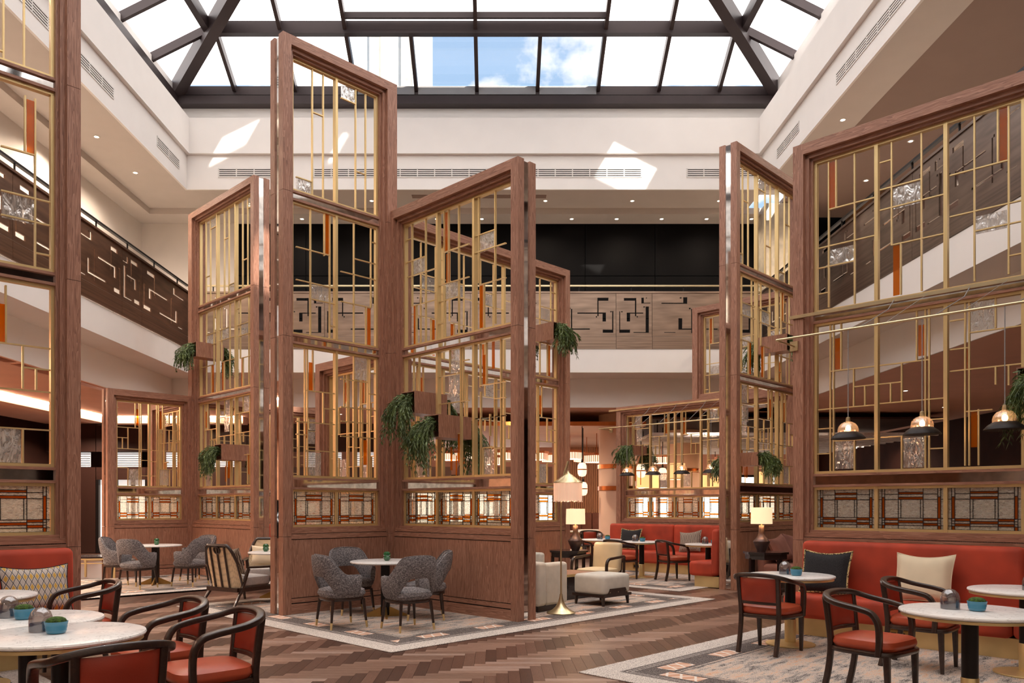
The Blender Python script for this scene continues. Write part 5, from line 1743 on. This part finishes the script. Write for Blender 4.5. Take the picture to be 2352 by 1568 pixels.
for i, (x, y) in enumerate([(-8.75, 19.0), (-8.75, 17.15), (-9.1, 17.0), (-8.75, 14.6), (-8.75, 12.2), (-8.75, 9.8)]):
    downlight('small downlight in the left gallery ceiling, %s from the far corner' % ORD[i], x, y, Z_C - .001, 170, 'downlights of the left gallery', 2.6)
for i, (x, y) in enumerate([(9.2, 19.5), (7.25, 19.0), (9.2, 17.4), (7.25, 16.4), (9.2, 15.3), (9.2, 13.2), (9.2, 11.0)]):
    downlight('small downlight in the right gallery ceiling, %s from the far corner' % ORD[i], x, y, Z_C - .001 if x < 7.6 else Z_C + .019, 130, 'downlights of the right gallery', 2.6)
for nm, pts, en in [('outer row of the left coral ceiling', [(-12.9, y) for y in (24, 21, 18, 15, 12, 9)], 330), ('inner row of the left coral ceiling', [(-10.2, y) for y in (24, 21, 18, 15, 12, 9)], 360),
                ('coral ceiling behind the centre', [(x, 22.6) for x in (-7, -4.5)] + [(x, 21.5) for x in (-2, .5, 6)], 240), ('inner row of the right coral ceiling', [(9.4, y) for y in (21, 18, 15, 12, 9)], 70),
                ('outer row of the right coral ceiling', [(12, y) for y in (21, 18, 15, 12, 9)], 40), ('far coral ceiling', [(-6, 26.5), (-3.6, 26.5), (12.9, 26.5)], 240)]:
    for i, (x, y) in enumerate(pts):
        downlight('small downlight in the %s, %s from the far end' % (nm, ORD[i]) if 'row' in nm else 'small downlight in the %s, %s from the left' % (nm, ORD[i]), x, y, Z_G - .001, en, 'ground-floor ceiling downlights', 2.5, (1, .83, .66))

for i in range(7):  # unseen row, added to brighten the mirror reflections and the foreground
    downlight('added downlight, out of view, in the soffit above the viewer, %s from the left' % ORD[i], -9 + i * 3, -1.4, Z_SOF - .001, 120, 'ground-floor ceiling downlights', 2.6, (1, .88, .74))

# ---- ground-floor ceiling: light coves on the left
cv = B()
cv.box(-12.0, -11.55, 2, 23.6, Z_G - .2, Z_G)
cv.box(-12.0, -7.5, 23.2, 23.65, Z_G - .2, Z_G)
struct(cv.obj('trim_5', 'coral_light'), 'pale dropped edge of the cove in the left ceiling', 'trim')
cg = B().box(-11.52, -11.42, 2, 23.1, Z_G - .03, Z_G - .005)
cg.box(-11.42, -7.5, 23.05, 23.15, Z_G - .03, Z_G - .005)
tag(cg.obj('cove_light', 'cove_glow'), 'continuous warm cove light strip in the left ceiling', 'cove light')

pv = B()
for k in range(9):
    pv.box(RX0 - .35, RX0 - .12, 2 + k * 2.1, 3.9 + k * 2.1, Z_G - .006, Z_G)
tag(pv.obj('perforated_vent', 'copper'), 'perforated strip vent at the edge of the coral ceiling on the left', 'air grille')

# ---- far left: dark wall with clerestory strips and a glazed door
dw = empty('wall_far_left', (0, 25.2, 0)); struct(dw, 'dark brown wall with bright slots and a glazed door at the far left', 'wall')
for i in range(7):
    x0 = -14.5 + i * 1.62
    piece('wall_panel', 'brown_panel', dw, x0 + .01, x0 + 1.61, 0, .15, 0 if i != 1 else 2.35, 2.75)
    piece('wall_panel', 'brown_panel', dw, x0 + .01, x0 + 1.61, 0, .15, 3.25, Z_G)
    piece('window_slot', 'slot_glow', dw, x0 + .2, x0 + 1.4, .1, .12, 2.77, 3.23)
    for j in range(6):
        piece('blind_slat', 'black_metal', dw, x0 + .2, x0 + 1.4, .06, .09, 2.82 + j * .07, 2.835 + j * .07)
piece('door_glass', 'slot_glow', dw, -12.85, -11.35, .12, .13, .3, 2.35)
for x in (-12.88, -12.3, -11.75, -11.3):
    piece('door_stile', 'black_metal', dw, x, x + .09, .0, .12, 0, 2.35)
B().box(-12.2, -11.8, -.5, -.1, 0, .95).obj('console', 'black_metal', dw)

# ---- far centre: columns, fluted wall, banquette, windows
def column(label, x, y, r=.52):
    root = empty('round_column', (x, y, 0)); struct(root, label, 'column'); root['group'] = 'round columns with copper bands'
    B().lathe([(r, 0), (r, Z_G)], 40).obj('shaft', 'coral_light', root, smooth=True)
    for z in (1.95, 2.58):
        B().lathe([(r + .002, z), (r + .03, z + .005), (r + .03, z + .125), (r + .002, z + .13)], 40, caps=False).obj('copper_band', 'copper', root, smooth=True)
column('round beige column with copper bands left of the far banquette', 3.55, 22.9, .55)
column('round beige column with copper bands seen through the far screen', 6.1, 25.5, .5)
fw = empty('wall_fluted', (0, 30, 0)); struct(fw, 'tan fluted timber wall behind the lounge', 'wall')
B().box(2.2, 4.8, .05, .2, 0, Z_G).obj('backing', 'fluted_tan', fw)
for i in range(32):
    piece('flute', 'fluted_tan', fw, 2.2 + i * .08, 2.25 + i * .08, 0, .06, 0, Z_G)
fb = empty('banquette_bench', (3.6, 29.6, 0)); tag(fb, 'brown channel-backed banquette against the fluted wall', 'bench')
for i in range(6):
    B().rbox(-1.2 + i * .4, -.81 + i * .4, -.15, .1, .45, 1.25, .04, 2).obj('backrest', 'velvet_brown', fb, smooth=True)
B().rbox(-1.2, 1.2, -.6, -.1, .1, .48, .05, 3).obj('seat', 'velvet_brown', fb, smooth=True)
B().box(-1.15, 1.15, -.52, .08, 0, .46).obj('plinth', 'dark_wood', fb)
for i, (x, y) in enumerate([(2.6, 23.8), (3.05, 25.0)]):
    TAB.place('marble_table', ['round table nearest the beige column in the far lounge', 'round table before the brown banquette in the far lounge'][i], 'table', (x, y, 0), 0, 'round marble tables')
RED.place('red_armchair', 'dark framed red chair in the far lounge before the fluted wall', 'armchair', (2.75, 22.6, 0), facing(.3, .95), GRP)

# far windows in the back wall
wroot = empty('window_1', (0, GY1, 0)); struct(wroot, 'bright far windows at the back of the ground floor', 'window')
for i in range(10):
    x0 = -5.15 + i * 1.75
    piece('pane', 'window_glow', wroot, x0, x0 + 1.55, -.05, -.03, .5, 2.75)
    piece('window_frame', 'black_metal', wroot, x0 - .06, x0, -.08, 0, .4, 2.85)
    piece('window_frame', 'black_metal', wroot, x0 + .76, x0 + .8, -.08, -.02, .5, 2.75)
piece('window_head', 'black_metal', wroot, -5.2, 12.4, -.08, 0, 2.75, 2.85)
piece('window_sill', 'plaster_warm', wroot, -5.2, 12.4, -.12, 0, .4, .5)
for i in range(4):
    piece('roller_blind', 'ceiling_brown', wroot, -5.15 + i * 3.5, -1.95 + i * 3.5, -.12, -.09, 2.3, 3.2)

# slatted ceiling raft
sr = empty('slatted_raft', (0, 0, 0)); struct(sr, 'pale lattice raft of crossed slats hung under the far right ceiling', 'ceiling')
for i in range(17):
    y = 22.2 + i * .5
    piece('slat', 'plaster', sr, 4.4, 12.5, y - .045, y + .045, 3.5, 3.58)
for i in range(17):
    x = 4.4 + i * .5
    piece('slat', 'plaster', sr, x - .03, x + .03, 22.1, 30.3, 3.52, 3.57)
B().box(4.3, 12.6, 22.0, 30.4, 3.95, 4.0).obj('soffit', 'raft_back', sr)
for x_ in (4.6, 12.3):
    for y_ in (22.4, 30.0):
        piece('hanger', 'black_metal', sr, x_ - .015, x_ + .015, y_ - .015, y_ + .015, 3.58, 3.95)
sr2 = empty('ceiling_step', (0, 0, 0)); struct(sr2, 'dropped ceiling step with copper edge above the lounge', 'ceiling')
B().box(-2.0, 4.2, 22.0, 30, 3.75, 3.85).obj('slab', 'coral_light', sr2)
B().box(-2.0, 4.2, 21.96, 22.0, 3.751, 3.87).obj('edge', 'copper', sr2)

# hexagonal ceiling lamps
HEX = Proto()
hx = [(.42 * math.cos(PI / 3 * i), .42 * math.sin(PI / 3 * i)) for i in range(6)]
HEX.part('rim', B().prism([(x * 1.1, y * 1.1) for x, y in hx], .2, .27), 'orange_rim')
HEX.part('diffuser', B().prism(hx, 0, .2), 'lantern_glow')
ribs_ = B()
for i in range(6):
    a, c = Vector((*hx[i], 0)), Vector((*hx[(i + 1) % 6], 0))
    for j in range(6):
        q = a + (c - a) * (j / 6)
        ribs_.box(q.x * 1.01 - .008, q.x * 1.01 + .008, q.y * 1.01 - .008, q.y * 1.01 + .008, -.005, .2)
HEX.part('ribs', ribs_, 'orange_rim')
def ceil_above(x, y):
    return 3.951 if (4.4 < x < 12.5 and 22.1 < y < 30.3) else 3.7505 if (-2 < x < 4.2 and 22 < y < 30) else Z_G
def hang_rod(root, x, y, z, z0, mat='copper'):
    B().lathe([(.012, z0), (.012, ceil_above(x, y) - z)], 8).obj('rod', mat, root)
hexes = sorted([(2.35, 25, 3.0), (2.95, 25.6, 2.95), (3.1, 24.2, 2.85), (1.2, 24.6, 2.95), (.2, 25.2, 3.0), (-.9, 24.5, 2.95), (-1.6, 25.6, 3.0), (1.9, 26.4, 3.0), (5.6, 26.6, 2.95), (6.7, 27.6, 3.0), (7.8, 26.4, 2.9), (8.9, 27.8, 3.0), (-.2, 23.6, 2.75), (4.6, 28, 2.95)], key=lambda p: p[0] / p[1])
for i, (x, y, z) in enumerate(hexes):
    r = HEX.place('hexagonal_lamp', 'hexagonal ceiling lamp in the far lounge, %s from the left' % ORD[i], 'lamp', (x, y, z), i * .3, 'hexagonal ceiling lamps of the far lounge')
    hang_rod(r, x, y, z, .27)
    if i % 2 == 0:
        light('hexagonal_lamp_light', 'POINT', (0, 0, -.12), 24, (1, .8, .6), r, shadow_soft_size=.2)
LAN = Proto()
LAN.part('globe', B().lathe([(.02, -.2), (.09, -.18), (.125, -.11), (.13, 0), (.125, .11), (.09, .18), (.02, .2)], 20), 'lantern_glow', smooth=True)
LAN.part('band', B().lathe([(.132, -.015), (.136, 0), (.132, .015)], 20, caps=False), 'copper', smooth=True)
LAN.part('cap', B().lathe([(.03, .19), (.035, .21), (.02, .29), (.008, .3)], 12), 'black_metal', smooth=True)
for i, (x, y, z) in enumerate([(2.42, 22.1, 2.53), (2.5, 22.6, 2.0), (4.1, 22.2, 2.5), (5.2, 24.5, 2.5)]):
    r = LAN.place('lantern', ['white capsule lantern right of the floor lamp, upper one', 'white capsule lantern behind the floor lamp shade, lower one', 'white capsule lantern seen at the left end of the pendants', 'white capsule lantern seen between the pendants'][i], 'lantern', (x, y, z), 0, 'capsule lanterns')
    hang_rod(r, x, y, z, .28, 'black_metal')
SHD = Proto()
SHD.part('shade', B().lathe([(.27, 0), (.27, .5)], 28), 'amber_shade_glow', smooth=True)
drums = sorted([(4.8, 25.6, 2.1), (5.6, 28.2, 2.1), (5.55, 24.2, 2.32), (6.4, 27, 2.05), (7.3, 28, 2.1), (8.1, 29, 2.1), (7.2, 24.6, 2.38), (9.4, 27.5, 2.2)], key=lambda p: p[0] / p[1])
for i, (x, y, z) in enumerate(drums):
    r = SHD.place('drum_pendant', 'amber drum pendant shade beyond the far screen, %s from the left' % ORD[i], 'lamp', (x, y, z), 0, 'amber drum pendants beyond the screen')
    hang_rod(r, x, y, z, .5, 'black_metal')
    light('drum_light', 'POINT', (0, 0, -.1), 18, (1, .76, .52), r, shadow_soft_size=.2)

# ---- wayfinding sign between the central posts
sgn = empty('wayfinding_sign', (-9.75, 12.68, 0), math.atan2(-.2687, .963) - PI / 2 + PI); tag(sgn, 'black wayfinding sign with white arrow reflected in the mirror strip of the tallest screen', 'sign')
B().box(-.35, .35, 0, .06, .78, 1.64).obj('panel', 'black_sign', sgn)
B().box(-.35, .35, 0, .08, 0, .78).obj('stand', 'wood_v', sgn)
ar = B()
for z1 in (1.14, 1.36):
    ar.bar((-.05, -.004, z1), (.05, -.004, 1.25), .006, .02, (0, 0, 1))
ar.obj('arrow', 'sign_white', sgn)

# ---- brass floor sockets in the bench plinths
for i, (p, d) in enumerate([(on_bench((3.82, 9.66), FR, FL, 1.25, .585, .12), FL), (on_bench((2.85, 19.2), FR, FL, 1.1, .565, .12), FL)]):
    s_ = empty('power_socket', p, facing(*d)); tag(s_, ['brass power socket in the plinth of the right foreground bench', 'brass power socket in the plinth of the far banquette'][i], 'socket')
    B().rbox(-.1, .1, -.01, .012, -.06, .06, .004, 1).obj('plate', 'brass_dull', s_)
    for x in (-.045, .045):
        piece('outlet', 'gap_dark', s_, x - .025, x + .025, .011, .014, -.03, .03)
